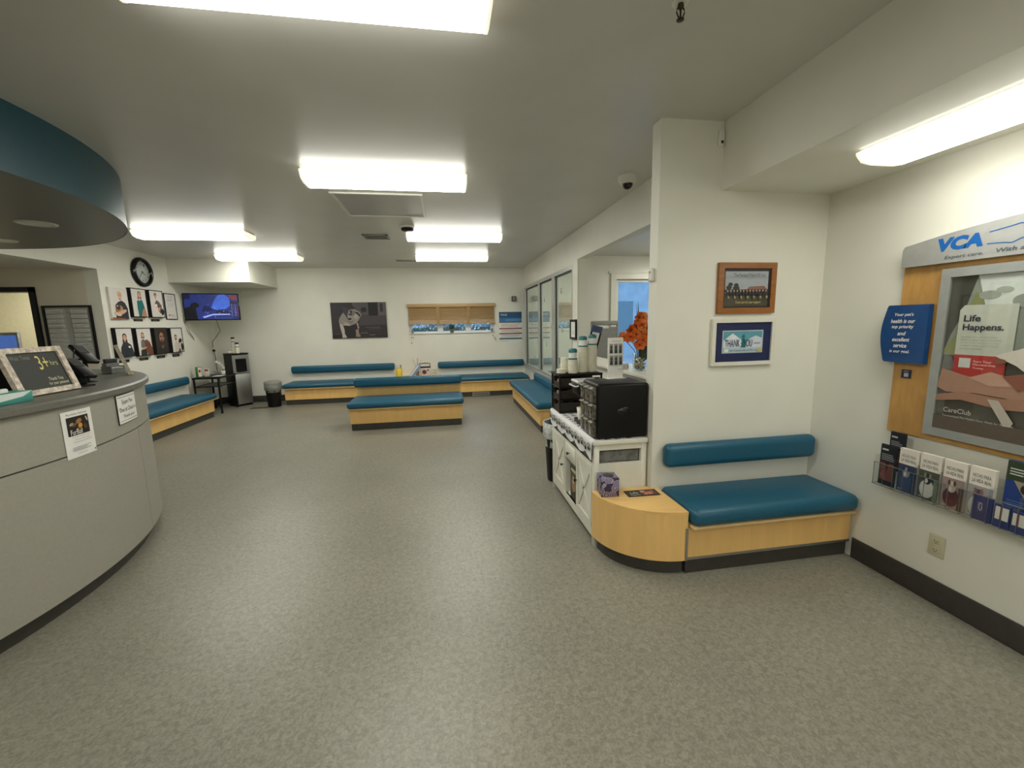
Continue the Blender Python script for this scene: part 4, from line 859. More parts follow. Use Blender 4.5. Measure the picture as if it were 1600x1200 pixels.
t = thing('wire_basket', 'small wire basket beside the bag on back table', 'basket', (-.245, 8.85, .4305))
b = MB(GC)
for z in (.004, .06, .12): b.tube([(-.045, -.045, z), (.045, -.045, z), (.045, .045, z), (-.045, .045, z)], .003, n=5, close=True)
for x in (-.045, 0, .045):
    for y in (-.045, .045): b.tube([(x, y, 0), (x, y, .12)], .002, n=5)
b.build('wires', t)
t = thing('dried_twigs', 'thin dry twigs rising behind the blue binder', 'twigs', (-.60, 9.0, .4305))
MB(C(150, 145, 130)).lathe([(.03, 0), (.04, .08), (.025, .12), (.02, .12)]).build('vase', t)
b = MB(C(120, 110, 95))
for k in range(7): a = random.uniform(-.1, .15); b.tube([(0, 0, .1), (a * .5, -.01, .25), (a, -.02, .33 + random.uniform(0, .1))], .0018, n=4)
b.build('twigs', t)

# ------------------------------------------------------------------ pillar wall pictures
def framed(name, label, cat, loc, rz, w, h, fm, bd, depth, draw, tilt=0):
    t = thing(name, label, cat, loc, rz); f = MB(fm); e = w / 2
    f.box(-e, -depth, 0, e, -.001, bd).box(-e, -depth, h - bd, e, -.001, h).box(-e, -depth, bd, -e + bd, -.001, h - bd).box(e - bd, -depth, bd, e, -.001, h - bd); f.build('frame', t)
    p = flat(PAPER); p.box(-e + bd * .9, -depth * .55, bd * .9, e - bd * .9, -.002, h - bd * .9); p.off = -depth * .55; draw(p, w - 2 * bd, h - 2 * bd, bd); 
    p.build('print', t); return t
OAK = wood('orange_oak', (.30, .115, .028), (2, 20, 20), .3, .2)
def police(p, w, h, z0):
    X = lambda u: -w / 2 + w * u; Z = lambda v: z0 + h * v
    p.rect(X(0), Z(0), X(1), Z(1), C(32, 32, 40)); p.rect(X(.04), Z(.04), X(.95), Z(.93), C(160, 166, 172)); p.rect(X(.04), Z(.04), X(.95), Z(.38), C(72, 68, 52))
    p.poly([(X(.42), Z(.38)), (X(.55), Z(.54)), (X(.86), Z(.56)), (X(.95), Z(.46)), (X(.95), Z(.38))], C(140, 96, 84))
    for u, v, r in ((.15, .60, .05), (.12, .52, .06), (.27, .58, .05), (.27, .5, .07)): p.ell(X(u), Z(v), w * r, h * r, C(48, 52, 40), n=9)
    p.rect(X(.04), Z(.40), X(.95), Z(.47), C(52, 48, 44))
    for i in range(13):
        u = .09 + i * .065; p.ell(X(u), Z(.43), w * .018, h * .03, C(170, 140, 124), n=8); p.rect(X(u - .025), Z(.32), X(u + .025), Z(.41), C(42, 42, 46))
        if i % 2 == 0: p.ell(X(u + .02), Z(.27), w * .022, h * .04, C(150, 132, 110), n=8)
    p.text('The Portland Police K9 Unit', X(.17), Z(.78), X(.84), Z(.87), C(50, 48, 58)); p.text('Thank you for your support', X(.22), Z(.09), X(.76), Z(.17), C(205, 190, 110))
framed('framed_group_photo', 'orange oak framed group photo, upper picture on pillar wall', 'picture', (1.906, YP, 1.528), 0, .403, .315, OAK, .036, .022, police)
def plate(p, w, h, z0):
    X = lambda u: -w / 2 + w * u; Z = lambda v: z0 + h * v
    p.rect(X(0), Z(0), X(1), Z(1), C(24, 34, 78)); p.rect(X(.13), Z(.22), X(.86), Z(.80), C(190, 200, 205)); p.rect(X(.145), Z(.24), X(.845), Z(.78), C(90, 150, 165))
    p.poly([(X(.15), Z(.55)), (X(.31), Z(.73)), (X(.47), Z(.56)), (X(.47), Z(.3)), (X(.15), Z(.3))], C(215, 220, 228)); p.poly([(X(.58), Z(.56)), (X(.72), Z(.66)), (X(.84), Z(.60)), (X(.84), Z(.3)), (X(.54), Z(.3))], C(200, 206, 216))
    p.rect(X(.145), Z(.24), X(.845), Z(.36), C(170, 190, 205))
    for k in range(4): p.poly([(X(.50 - .05 + .006 * k), Z(.36 + .09 * k)), (X(.50 + .05 - .006 * k), Z(.36 + .09 * k)), (X(.50), Z(.50 + .07 * k))], C(30, 110, 110))
    p.text('THANK', X(.17), Z(.38), X(.44), Z(.57), C(20, 50, 90)); p.text('YOU', X(.50), Z(.38), X(.66), Z(.57), C(20, 50, 90)); p.text('mail', X(.70), Z(.45), X(.80), Z(.50), C(40, 60, 110)); p.text('we Canoe ride or Fur us', X(.26), Z(.27), X(.74), Z(.32), C(40, 60, 90))
    p.rect(X(.16), Z(.25), X(.23), Z(.33), C(230, 230, 230)); p.ell(X(.79), Z(.29), w * .045, h * .045, C(190, 180, 90))
framed('framed_number_plate', 'white framed thank-you number plate, lower picture on pillar wall', 'picture', (1.90, YP, 1.197), 0, .445, .298, WPAINT, .024, .025, plate)
t = thing('door_chime', 'small white plastic call unit on edge of the pillar', 'wall device', (1.30, 2.49, 1.735), -R90)
MB(WHITE).box(-.022, -.022, 0, .022, -.001, .08, r=.006).build('housing', t); MB(GC).box(-.008, -.024, .05, .008, -.0215, .064).build('button', t)

# ------------------------------------------------------------------ right wall display
t = thing('display_board', 'wall display of orange wood panel, silver sign and poster frame', 'display board', (XR, 1.195, .86), -R90)
ORW = wood('honey_maple_panel', (.50, .27, .075), (8, 8, 2), .4, .18)
LX = lambda Y: 1.195 - Y      # local x from world Y
MB(ORW).box(-.735, -.018, 0, .735, -.001, .90).build('panel', t)
arcp = [(-.735, .885), (-.735, .975), (-.725, .992)] + [(-.70 + 1.40 * i / 24, 1.062 - .135 * ((-.70 + 1.40 * i / 24)) ** 2) for i in range(25)] + [(.725, .992), (.735, .975), (.735, .885)]
b = MB(SILVER); b.prism(arcp, -.044, -.001, ax='y'); sg = b.build('header_sign', t)
p = flat(C(0, 92, 168)); p.off = -.0442; BL = C(0, 92, 168); GT = C(90, 96, 104)
zz = lambda z: z - .86
p.text('VCA', LX(1.782), zz(1.800), LX(1.590), zz(1.864), BL, shear=.18, bold=.065)
mo = [(1.572, 1.857), (1.50, 1.868), (1.47, 1.874), (1.44, 1.868), (1.40, 1.880), (1.37, 1.862), (1.32, 1.868), (1.30, 1.89), (1.26, 1.905), (1.255, 1.88), (1.29, 1.85), (1.31, 1.82), (1.30, 1.80), (1.33, 1.795), (1.40, 1.81), (1.46, 1.812), (1.49, 1.797), (1.52, 1.803), (1.575, 1.807)]
p.off -= .0006
for i in range(len(mo) - 1):
    a = Vector((LX(mo[i][0]), zz(mo[i][1]))); c = Vector((LX(mo[i + 1][0]), zz(mo[i + 1][1]))); d = (c - a).normalized(); q = Vector((-d.y, d.x)) * .0022
    p.face([(a.x + q.x, p.off, a.y + q.y), (a.x - q.x, p.off, a.y - q.y), (c.x - q.x, p.off, c.y - q.y), (c.x + q.x, p.off, c.y + q.y)], BL)
p.text('Expert care.', LX(1.735), zz(1.757), LX(1.585), zz(1.778), GT, shear=.25, bold=.012); p.text('With a personal touch.', LX(1.545), zz(1.757), LX(1.22), zz(1.782), GT, shear=.2, bold=.012)
p.build('lettering', sg)
# poster frame
FS = mat('silver_frame', (.40, .42, .41), .3, .5, noise=.04)
f = MB(FS); fx = .545; z0, z1 = zz(.890), zz(1.716)
f.box(-fx, -.040, z0, fx, -.018, z0 + .042).box(-fx, -.040, z1 - .042, fx, -.018, z1).box(-fx, -.040, z0 + .042, -fx + .040, -.018, z1 - .042).box(fx - .04, -.040, z0 + .042, fx, -.018, z1 - .042)
f.build('poster_frame', t)
p = flat(C(92, 84, 74)); p.box(-.51, -.024, z0 + .035, .51, -.018, z1 - .035, None); p.off = -.024
def G(Y, z): return (LX(Y), zz(z))
def GP(pts, *c): p.poly([G(*q) for q in pts], C(*c))
zb, zt = .931, 1.675
GP([(1.705, zb), (.69, zb), (.69, zt), (1.705, zt)], 96, 88, 78)
GP([(1.705, 1.30), (.69, 1.30), (.69, zt), (1.705, zt)], 150, 152, 140)
GP([(1.705, 1.30), (1.705, zt), (1.60, zt), (1.64, 1.50), (1.68, 1.40)], 70, 66, 56); GP([(1.705, 1.32), (1.66, 1.40), (1.60, 1.60), (1.57, 1.56), (1.62, 1.36), (1.66, 1.30)], 150, 150, 96)
GP([(1.60, zt), (1.20, zt), (1.20, 1.52), (1.56, 1.53)], 226, 227, 220)
for Y, z, a, c_, col in ((1.55, 1.58, .04, .02, 170), (1.50, 1.60, .03, .015, 182), (1.42, 1.55, .05, .03, 160), (1.34, 1.61, .05, .03, 190)): q = G(Y, z); p.ell(q[0], q[1], a, c_, C(col, col, col - 10))
GP([(1.705, 1.21), (1.69, 1.30), (1.66, 1.29), (1.64, 1.22), (1.66, 1.17)], 120, 116, 112)
GP([(1.652, 1.30), (1.652, 1.515), (1.635, 1.538), (1.443, 1.538), (1.443, 1.30)], 214, 211, 196)
GP([(1.652, 1.205), (1.652, 1.305), (1.46, 1.305), (1.46, 1.195)], 198, 60, 56)
GP([(1.63, 1.245), (1.585, 1.245), (1.585, 1.29), (1.63, 1.29)], 226, 222, 214)
NV = C(52, 54, 72)
p.text('Life', LX(1.632), zz(1.461), LX(1.568), zz(1.492), NV, bold=.025); p.text('Happens.', LX(1.632), zz(1.412), LX(1.482), zz(1.450), NV, bold=.025)
for i in range(5): p.text(['Getting your pet complete', 'care is easy for a monthly', 'price with regular exams,', 'a higher plan and virtual', 'member benefits.'][i], LX(1.632), zz(1.385 - i * .0135), LX([1.50, 1.482, 1.49, 1.49, 1.545][i]), zz(1.393 - i * .0135), C(150, 146, 138))
for i in range(3): p.text(['Start Your', 'Membership', 'Today'][i], LX(1.572), zz(1.272 - i * .016), LX([1.505, 1.49, 1.53][i]), zz(1.283 - i * .016), C(232, 190, 184))
GP([(1.705, 1.14), (1.69, 1.235), (1.60, 1.21), (1.50, 1.19), (1.44, 1.21), (1.36, 1.20), (1.30, 1.16), (1.40, 1.12), (1.55, 1.13), (1.66, 1.12)], 156, 120, 100)
GP([(1.705, 1.10), (1.60, 1.13), (1.45, 1.12), (1.34, 1.13), (1.34, 1.08), (1.45, 1.07), (1.60, 1.09), (1.705, 1.07)], 150, 112, 92)
GP([(1.58, 1.20), (1.50, 1.235), (1.43, 1.215), (1.40, 1.18), (1.50, 1.17)], 176, 140, 120)
GP([(1.50, 1.31), (1.42, 1.34), (1.30, 1.40), (1.20, 1.34), (1.20, 1.20), (1.36, 1.22), (1.42, 1.27)], 196, 190, 178); q = G(1.475, 1.285); p.ell(q[0], q[1], .022, .012, C(120, 76, 60)); GP([(1.46, 1.22), (1.38, 1.24), (1.34, 1.20), (1.40, 1.16)], 128, 78, 62)
GP([(1.50, 1.11), (1.46, 1.11), (1.40, 1.02), (1.42, .98)], 176, 168, 156)
GP([(1.705, zb), (1.705, 1.0), (1.20, 1.0), (1.20, zb)], 88, 76, 66)
p.text('CareClub', LX(1.66), zz(1.022), LX(1.550), zz(1.045), C(196, 190, 182)); p.text('Personalized Pet Health Care. Made for Real Life.', LX(1.66), zz(1.000), LX(1.395), zz(1.009), C(196, 190, 182))
p.build('poster', t)
MB(GLASS).box(-.505, -.033, z0 + .04, .505, -.032, z1 - .04).build('glazing', t)
# small square card with no code printed on it
p = flat(C(34, 36, 66)); p.box(-.024, -.0205, 0, .024, -.0182, .046); p.off = -.0207; p.rect(-.01, .008, .012, .028, C(190, 190, 196)); p.text('scan', -.012, .034, .012, .040, C(200, 200, 205))
p.build('small_card', t, M=Matrix.Translation((LX(1.862), 0, zz(1.160))))
# blue promise sign
t = thing('blue_promise_sign', 'curved blue sign with white italic message left of poster', 'sign', (XR - .02, 1.87, 1.245), -R90)
h = .305; sp = [(.105, 0), (.105, h)] + [(-.07 - .02 * 1, h - .0)] + [(-.098, h - .015)] + [(-.098 - .022 * math.sin(PI * i / 12), h - .02 - (h - .04) * i / 12) for i in range(13)] + [(-.098, .012), (-.088, 0)]
b = MB(mat('royal_blue_acrylic', (.004, .055, .20), .25, noise=.05)); b.prism(sp, -.035, -.008, ax='y'); b.build('panel', t)
MB(METAL).box(-.05, -.009, .05, .05, 0, .25).build('standoff', t)
p = flat(PAPER); p.off = -.0355
for i, (s, wd) in enumerate((("Your pet's", .095), ('health is our', .118), ('top priority', .108), ('and', .038), ('excellent', .085), ('service', .065), ('is our goal.', .10))):
    z = .243 - i * .0325; p.text(s, -.012 - wd / 2, z, -.012 + wd / 2, z + .021, PAPER, shear=.2, bold=.02)
p.build('lettering', t)

# brochure rack
t = thing('brochure_rack', 'clear wall rack of brochure pockets below the display board', 'brochure rack', (XR, 1.55, .56), -R90)
RX = lambda Y: 1.55 - Y
b = MB(ACRYL)
b.box(RX(1.90), -.022, .02, RX(.55), -.019, .20).box(RX(1.90), -.115, .0, RX(.55), -.022, .004).box(RX(1.90), -.115, .004, RX(.55), -.112, .13)
for i in range(14): y = 1.90 - i * .1; b.box(RX(y), -.112, .004, RX(y) + .003, -.022, .17)
b.build('acrylic_pockets', t)
WR = mat('grey_wire', (.22, .22, .21), .3, .6, noise=.1); b = MB(WR)
for i in range(14):
    y = 1.895 - i * .1
    for o in (.0, .05): b.tube([(RX(y - o), -.022, .012), (RX(y - o), -.119, .006), (RX(y - o), -.119, .13)], .0018, n=5)
b.tube([(RX(1.90), -.119, .13), (RX(.55), -.119, .13)], .0018, n=5); b.tube([(RX(1.90), -.119, .006), (RX(.55), -.119, .006)], .0018, n=5); b.build('wire_frame', t)
def brochure(name, label, y0, y1, z0, z1, xo, bg, draw, th=.012, group=None):
    t2 = thing(name, label, 'brochure', (XR - xo, (y0 + y1) / 2, z0), -R90, group); w = abs(y1 - y0); h = z1 - z0
    p = flat(bg); p.box(-w / 2, -th, 0, w / 2, 0, h); p.off = -th; draw(p, lambda u: -w / 2 + w * u, lambda v: h * v, w, h)
    p.build('printed_stack', t2); return t2
def d_black(p, X, Z, w, h):
    p.rect(X(.1), Z(.86), X(.5), Z(.90), C(200, 200, 205)); p.lines(X(.1), X(.9), Z(.62), Z(.8), 4, C(170, 170, 175), .35); p.rect(X(.08), Z(.12), X(.95), Z(.56), C(120, 66, 54)); p.poly([(X(.4), Z(.56)), (X(.62), Z(.56)), (X(.52), Z(.3))], C(34, 22, 24)); p.poly([(X(.08), Z(.2)), (X(.5), Z(.12)), (X(.3), Z(.4))], C(150, 90, 74))
def d_vida(k):
    def f(p, X, Z, w, h):
        p.text('HECHO PARA', X(.12), Z(.80), X(.86), Z(.87), C(70, 70, 72)); p.text('LA VIDA REAL', X(.12), Z(.70), X(.9), Z(.77), C(70, 70, 72))
        bgc, a, b_, c_ = [((52, 60, 84), (60, 74, 112), (150, 150, 150), (34, 44, 90)), ((74, 76, 66), (205, 203, 196), (44, 42, 42), (120, 128, 104)), ((150, 132, 128), (90, 40, 46), (200, 180, 165), (84, 60, 56)), ((150, 150, 150), (198, 192, 184), (80, 78, 80), (140, 90, 84))][k]
        p.rect(X(.0), Z(0), X(1), Z(.64), C(*bgc)); p.ell(X(.45), Z(.24), w * .36, h * .2, C(*a)); p.ell(X(.45), Z(.46), w * .2, h * .12, C(*b_)); p.ell(X(.40), Z(.42), w * .08, h * .05, C(215, 210, 205)); p.ell(X(.33), Z(.54), w * .06, h * .06, C(*c_)); p.ell(X(.58), Z(.54), w * .06, h * .06, C(*c_)); p.rect(X(.78), Z(0), X(.98), Z(.5), C(*c_)); p.text('care', X(.1), Z(.04), X(.35), Z(.07), C(220, 220, 225))
        for v in p.bm.verts: v.co.x = max(-w / 2, min(w / 2, v.co.x)); v.co.z = max(0, v.co.z)
    return f
BN = C(22, 22, 34); CRP = C(222, 216, 206); g_ = None
brochure('brochure', 'rear black brochure standing higher at left end of rack', 1.875, 1.80, .65, .864, .045, BN, d_black)
brochure('brochure', 'front black brochure with orange photo at left end of rack', 1.885, 1.805, .568, .795, .085, BN, d_black)
brochure('brochure', 'Spanish brochure with grey dog in blue, leftmost of the white-topped four', 1.79, 1.70, .568, .80, .075, CRP, d_vida(0), .018)
brochure('brochure', 'Spanish brochure with sitting white dog, second of the white-topped four', 1.69, 1.60, .568, .803, .075, CRP, d_vida(1), .018)
brochure('brochure', 'Spanish brochure with maroon picture, third of the white-topped four', 1.588, 1.498, .568, .803, .075, CRP, d_vida(2), .018)
brochure('brochure', 'Spanish brochure with curled cat, rightmost of the white-topped four', 1.487, 1.397, .568, .806, .075, CRP, d_vida(3), .018)
def d_blue(p, X, Z, w, h):
    p.rect(X(0), Z(.72), X(1), Z(1), C(44, 60, 38)); p.lines(X(.12), X(.8), Z(.8), Z(.92), 3, C(200, 204, 196), .4); p.poly([(X(.3), Z(.72)), (X(1), Z(.72)), (X(1), Z(.35))], C(150, 136, 118)); p.ell(X(.75), Z(.62), w * .18, h * .07, C(40, 34, 32)); p.lines(X(.12), X(.8), Z(.2), Z(.45), 7, C(90, 120, 170), .3)
brochure('brochure', 'tall blue and green leaflet at right edge of picture', 1.375, 1.285, .568, .868, .06, C(24, 56, 120), d_blue, .014)
def d_card(p, X, Z, w, h): p.text('VCA', X(.3), Z(.4), X(.55), Z(.75), C(215, 220, 230))
brochure('brochure', 'small blue folded card in front of the curled cat brochure', 1.455, 1.385, .568, .682, .098, C(20, 44, 112), d_card, .01)
def d_strip(p, X, Z, w, h): p.rect(X(.1), Z(.35), X(.4), Z(.9), C(232, 226, 216)); p.rect(X(.42), Z(.35), X(.5), Z(.9), C(140, 60, 60)); p.rect(X(.52), Z(.35), X(.95), Z(.9), C(236, 232, 224))
brochure('brochure', 'small blue and white card next right of the small blue card', 1.378, 1.325, .568, .672, .098, C(20, 44, 112), d_strip, .01)
brochure('brochure', 'small blue and white card at the very right of the rack', 1.32, 1.27, .568, .665, .098, C(20, 44, 112), d_strip, .01)

# ------------------------------------------------------------------ white console with cloth runner
CXc, CYc = 1.106, 3.02
t = thing('console_cabinet', 'white farmhouse console cabinet with crossed doors beside pillar', 'cabinet', (CXc, CYc, 0), -R90)
# local: x = CYc - Y  (near end is +x), front at -y
L, D = .535, .180
b = MB(WPAINT); b.box(-L - .012, -D - .012, .705, L + .012, D + .004, .735, r=.004); b.build('top', t)
for sx in (-1, 1):
    for sy in (-1, 1):
        b = MB(WPAINT); b.box(sx * L - sx * .045, sy * D - sy * .035, 0, sx * L, sy * D, .705, r=.002, seg=1); b.build('leg', t)
for sx in (-1, 1):
    x = sx * (L - .012); MB(WPAINT).box(x - .008, -D + .035, .665, x + .008, D - .035, .705).build('top_rail', t); MB(WPAINT).box(x - .008, -D + .035, .10, x + .008, D - .035, .575).build('side_panel', t)
b = MB(WPAINT); b.box(-L + .045, D - .014, .10, L - .045, D - .002, .66); b.build('back_panel', t)
b = MB(WPAINT); b.box(-L + .04, -D + .005, .555, L - .04, D - .015, .570); b.build('shelf', t); MB(WPAINT).box(-L + .04, -D + .005, .10, L - .04, D - .015, .118).build('shelf', t)
b = MB(WPAINT); 
for q_ in ((-L + .045, -D, .06, L - .045, -D + .018, .118), (-L + .045, -D, .665, L - .045, -D + .018, .705), (-L + .045, -D + .002, .545, L - .045, -D + .016, .570)): MB(WPAINT).box(*q_).build('rail', t)
b = MB(WPAINT); b.box(-.155, -D + .004, .118, -.137, D - .015, .555); b.build('divider', t); MB(WPAINT).box(.137, -D + .004, .118, .155, D - .015, .555).build('divider', t)
def xdoor(x0, x1, z0, z1, knobx):
    d = MB(WPAINT); s = .035; y0, y1 = -D - .002, -D + .014
    d.box(x0, y0, z0, x1, y1, z0 + s).box(x0, y0, z1 - s, x1, y1, z1).box(x0, y0, z0 + s, x0 + s, y1, z1 - s).box(x1 - s, y0, z0 + s, x1, y1, z1 - s).box(x0 + s, y0 + .008, z0 + s, x1 - s, y1, z1 - s)
    cx, cz = (x0 + x1) / 2, (z0 + z1) / 2; W3, H3 = x1 - x0 - 2 * s, z1 - z0 - 2 * s; ln = math.hypot(W3, H3); a = math.atan2(H3, W3)
    for q in (1, -1):
        M = Matrix.Translation((cx, y0 + .005, cz)) @ Matrix.Rotation(-q * a, 4, 'Y'); d.box(-ln / 2 + .012, -.004, -.011, ln / 2 - .012, .006, .011, M=M)
    o = d.build('door', t); k = MB(BLACK); k.lathe([(.004, 0), (.004, .012), (.011, .016), (.011, .022), (.0001, .025)], M=Matrix.Translation((knobx, y0, .335)) @ Matrix.Rotation(R90, 4, 'X')); k.build('knob', o)
xdoor(-L + .05, -.158, .122, .548, -.18); xdoor(.158, L - .05, .122, .548, .178)
b = MB(WPAINT); b.box(-.132, -D - .004, .425, .132, -D + .014, .545, r=.003, seg=1); o = b.build('drawer', t)
k = MB(BLACK); k.lathe([(.004, 0), (.004, .012), (.011, .016), (.011, .022), (.0001, .025)], M=Matrix.Translation((-.0, -D - .004, .485)) @ Matrix.Rotation(R90, 4, 'X')); k.build('knob', o)
b = MB(mat('smoky_box', (.16, .16, .15), .2, noise=.3)); b.box(-L + .06, -D + .05, .571, L - .03, D - .04, .650, r=.006); single(b, 'storage_tray', 'clear storage tray inside open top shelf of white console', 'tray', (CXc, CYc, 0), -R90)
box_thing('magazine', 'dog picture magazine standing in the open niche of white console', 'magazine', (CXc - .160, CYc - .045, .1185), (.16, .008, .27), C(70, 60, 46), -R90, lambda b, w, h: (b.rect(-w * .5, h * .78, w * .5, h, C(40, 40, 36)), b.ell(0, h * .45, w * .3, h * .2, C(150, 120, 84)), b.ell(0, h * .6, w * .16, h * .12, C(196, 176, 140)), b.rect(-w * .35, h * .84, w * .35, h * .93, C(200, 190, 150)), b.ell(-w * .1, h * .62, w * .03, h * .02, C(20, 20, 20)), b.ell(w * .1, h * .62, w * .03, h * .02, C(20, 20, 20))))
# cloth runner with paw prints
cl = MB(mat('white_cotton', (.72, .72, .72), .8, noise=.03)); cl.keep = False
t = thing('paw_print_runner', 'white cloth runner with black paw prints draped over console front', 'cloth', (CXc, CYc, .735), -R90)
nx = 60; rows = []
for i in range(nx + 1):
    x = -L + .0 + 2 * L * i / nx; u = i / nx
    drop = .085 + .045 * abs(math.sin(u * PI * 4.5)) ** .6
    wv = .012 * math.sin(u * 38) ; r = []
    for (y, z) in ((D - .03, .0022), (0, .0022), (-D + .01, .0022), (-D - .0125, .0015)): r.append((x, y, z))
    for k in range(1, 6): r.append((x + wv * .3 * k / 5, -D - .017 - .006 * abs(math.sin(u * 30)) * k / 5, -drop * k / 5))
    rows.append(r)
K = len(rows[0]); cl.mesh([q for r in rows for q in r], [(i * K + j, (i + 1) * K + j, (i + 1) * K + j + 1, i * K + j + 1) for i in range(nx) for j in range(K - 1)], None, True)
INK = C(18, 18, 20)
def paw(put, s):
    put([(s * .55 * math.cos(a) * (1 if math.sin(a) > 0 else 1.1), s * .42 * math.sin(a) - s * .3) for a in [2 * PI * k / 10 for k in range(10)]])
    for dx, dz in ((-.75, .15), (-.3, .55), (.3, .55), (.75, .15)): put([(dx * s + s * .2 * math.cos(a), dz * s + s * .27 * math.sin(a)) for a in [2 * PI * k / 8 for k in range(8)]])
for i in range(15):
    x = -L + .04 + i * .071
    for z, sz_ in ((-.048 - .012 * (i % 2), .026),):
        a0 = random.uniform(-.6, .6)
        def put(pts): cl.face([(x + px * math.cos(a0) - pz * math.sin(a0), -D - .0265, z + px * math.sin(a0) + pz * math.cos(a0)) for px, pz in pts], INK)
        paw(put, sz_ * 1.35)
    for y in (-.15, -.09, -.02, .06):
        a0 = random.uniform(0, 6)
        def put(pts): cl.face([(x + .02 * (y > -.1) + px * math.cos(a0) - pz * math.sin(a0), y + px * math.sin(a0) + pz * math.cos(a0), .0030) for px, pz in pts], INK)
        paw(put, .025)
cl.keep = True; cl.build('cloth', t)

# big black drawer organizer: near end of the console
ZT = .7385
t = thing('drawer_organizer', 'large black organizer box with clear drawers, nearest on console', 'organizer', (1.110, 2.635, ZT), -R90)
w, d, h = .29, .37, .362      # local x: along Y, y: depth
b = MB(BLACK); b.box(-w / 2 + .0, -d / 2 + .02, 0, w / 2, d / 2, h, r=.018, seg=4); b.build('housing', t)
ACR = mat('smoky_clear_drawer', (.085, .078, .06), .10, noise=.75, scale=28); LIPM = mat('clear_lip', (.42, .42, .38), .15, noise=.1)
for r in range(3):
    for c in range(3):
        x0 = -w / 2 + .012 + c * (w - .024) / 3; x1 = x0 + (w - .024) / 3 - .006; z0 = .015 + r * (h - .03) / 3; z1 = z0 + (h - .03) / 3 - .008
        q = MB(ACR); q.box(x0, -d / 2 + .0, z0, x1, -d / 2 + .022, z1, r=.004, seg=2); q_ = q.build('drawer', t); MB(LIPM).box(x0 + .016, -d / 2 - .014, z1 - .012, x1 - .016, -d / 2 + .0, z1 - .006).build('pull_lip', q_)
# embossed logo panel on its side
b = MB(BLACKG); b.lathe([(.05, 0), (.048, .001), (.0001, .0012)], n=28, M=Matrix.Translation((w / 2 , .02, .18)) @ Matrix.Rotation(R90, 4, 'Y') @ Matrix.Scale(.5, 4, (1, 0, 0))); b.build('embossed_oval', t)

# pod coffee machine
t = thing('coffee_machine', 'black coffee machine with silver lid between the organizers', 'coffee machine', (1.10, 2.95, ZT), -R90)
b = MB(BLACK); b.box(-.09, -.06, 0, .09, .15, .30, r=.02); b.box(-.08, -.14, 0, .08, -.055, .03, r=.008); b.build('body', t)
b = MB(BLACK); b.box(-.09, -.16, .22, .09, -.05, .31, r=.025); b.build('brew_head', t)
b = MB(mat('silver_plastic', (.50, .51, .50), .3, .3, noise=.1)); b.box(-.085, -.165, .308, .085, .02, .332, r=.012); b.build('lid', t); b = MB(MATS['silver_plastic']); b.tube([(-.07, -.12, .30), (-.075, -.175, .29), (.075, -.175, .29), (.07, -.12, .30)], .007); b.build('handle', t)
b = MB(GLASS); b.box(-.07, .15, .03, .07, .172, .27); b.build('water_tank', t)
b = MB(CUPW); b.lathe([(.026, 0), (.036, .09), (.032, .09), (.022, .005), (.0001, .005)]); single(b, 'paper_cup', 'single paper cup under the coffee machine spout', 'cup', (.995, 2.95, ZT + .031))

# far wire drawer unit
t = thing('wire_drawer_unit', 'dark three-tier mesh drawer unit at far end of console', 'organizer', (1.11, 3.435, ZT), -R90)
w, d, h = .24, .36, .318; fr = MB(mat('dark_bronze_wire', (.015, .012, .010), .4, .3, noise=.1))
for sx in (-1, 1):
    for sy in (-1, 1): fr.box(sx * w / 2 - .007, sy * d / 2 - .007, 0, sx * w / 2 + .007, sy * d / 2 + .007, h)
for z in (.004, .105, .21, h - .008):
    for sy in (-1, 1): fr.box(-w / 2, sy * d / 2 - .005, z, w / 2, sy * d / 2 + .005, z + .008)
    for sx in (-1, 1): fr.box(sx * w / 2 - .005, -d / 2, z, sx * w / 2 + .005, d / 2, z + .008)
fr.build('frame', t); b = MB(BLACK); b.box(-w / 2 - .01, -d / 2 - .01, h, w / 2 + .01, d / 2 + .01, h + .012, r=.003); b.build('top', t)
MSH = mat('mesh_drawer', (.035, .028, .022), .4, .2, noise=.6, scale=150)
for k in range(3):
    z = .012 + k * .103; b = MB(MSH); b.box(-w / 2 + .008, -d / 2 + .004, z, w / 2 - .008, -d / 2 + .008, z + .038).box(-w / 2 + .008, -d / 2 + .008, z, w / 2 - .008, d / 2 - .01, z + .003).box(w / 2 - .012, -d / 2 + .008, z, w / 2 - .008, d / 2 - .01, z + .075).box(-w / 2 + .008, -d / 2 + .008, z, -w / 2 + .012, d / 2 - .01, z + .075); b.build('drawer', t)
for k in range(3):
    b = MB(C(150, 140, 125))
    for i in range(26):
        x, y = random.uniform(-.09, .09), random.uniform(-.15, .15); c = random.choice([C(190, 185, 175), C(110, 70, 45), C(60, 45, 38), C(150, 140, 125), C(30, 28, 28)])
        b.box(x - .016, y - .016, .0, x + .016, y + .016, random.uniform(.02, .055), c, r=.004, seg=1)
    o = single(b, 'coffee_supplies', ['coffee pods and sachets in the bottom mesh drawer', 'coffee pods and sachets in the middle mesh drawer', 'coffee pods and sachets in the top mesh drawer'][k], 'coffee supplies', (1.11, 3.435, ZT + .016 + k * .103), -R90); o['kind'] = 'stuff'
# cups on it
zc = ZT + .331
cups('tallest cup stack with teal lid, furthest right on drawer unit', (1.240, 3.40, zc), 18, .040)
cups('tall cup stack with teal lid, second from right on drawer unit', (1.150, 3.385, zc), 17, .041)
cups('medium cup stack with teal lid in front on drawer unit', (1.052, 3.350, zc), 9, .041)
cups('short plain cup stack behind the medium one', (1.01, 3.45, zc), 10, .037, top=False)
cups('very low pile of white cup lids at left of drawer unit', (.962, 3.375, zc), 3, .042, top=False)

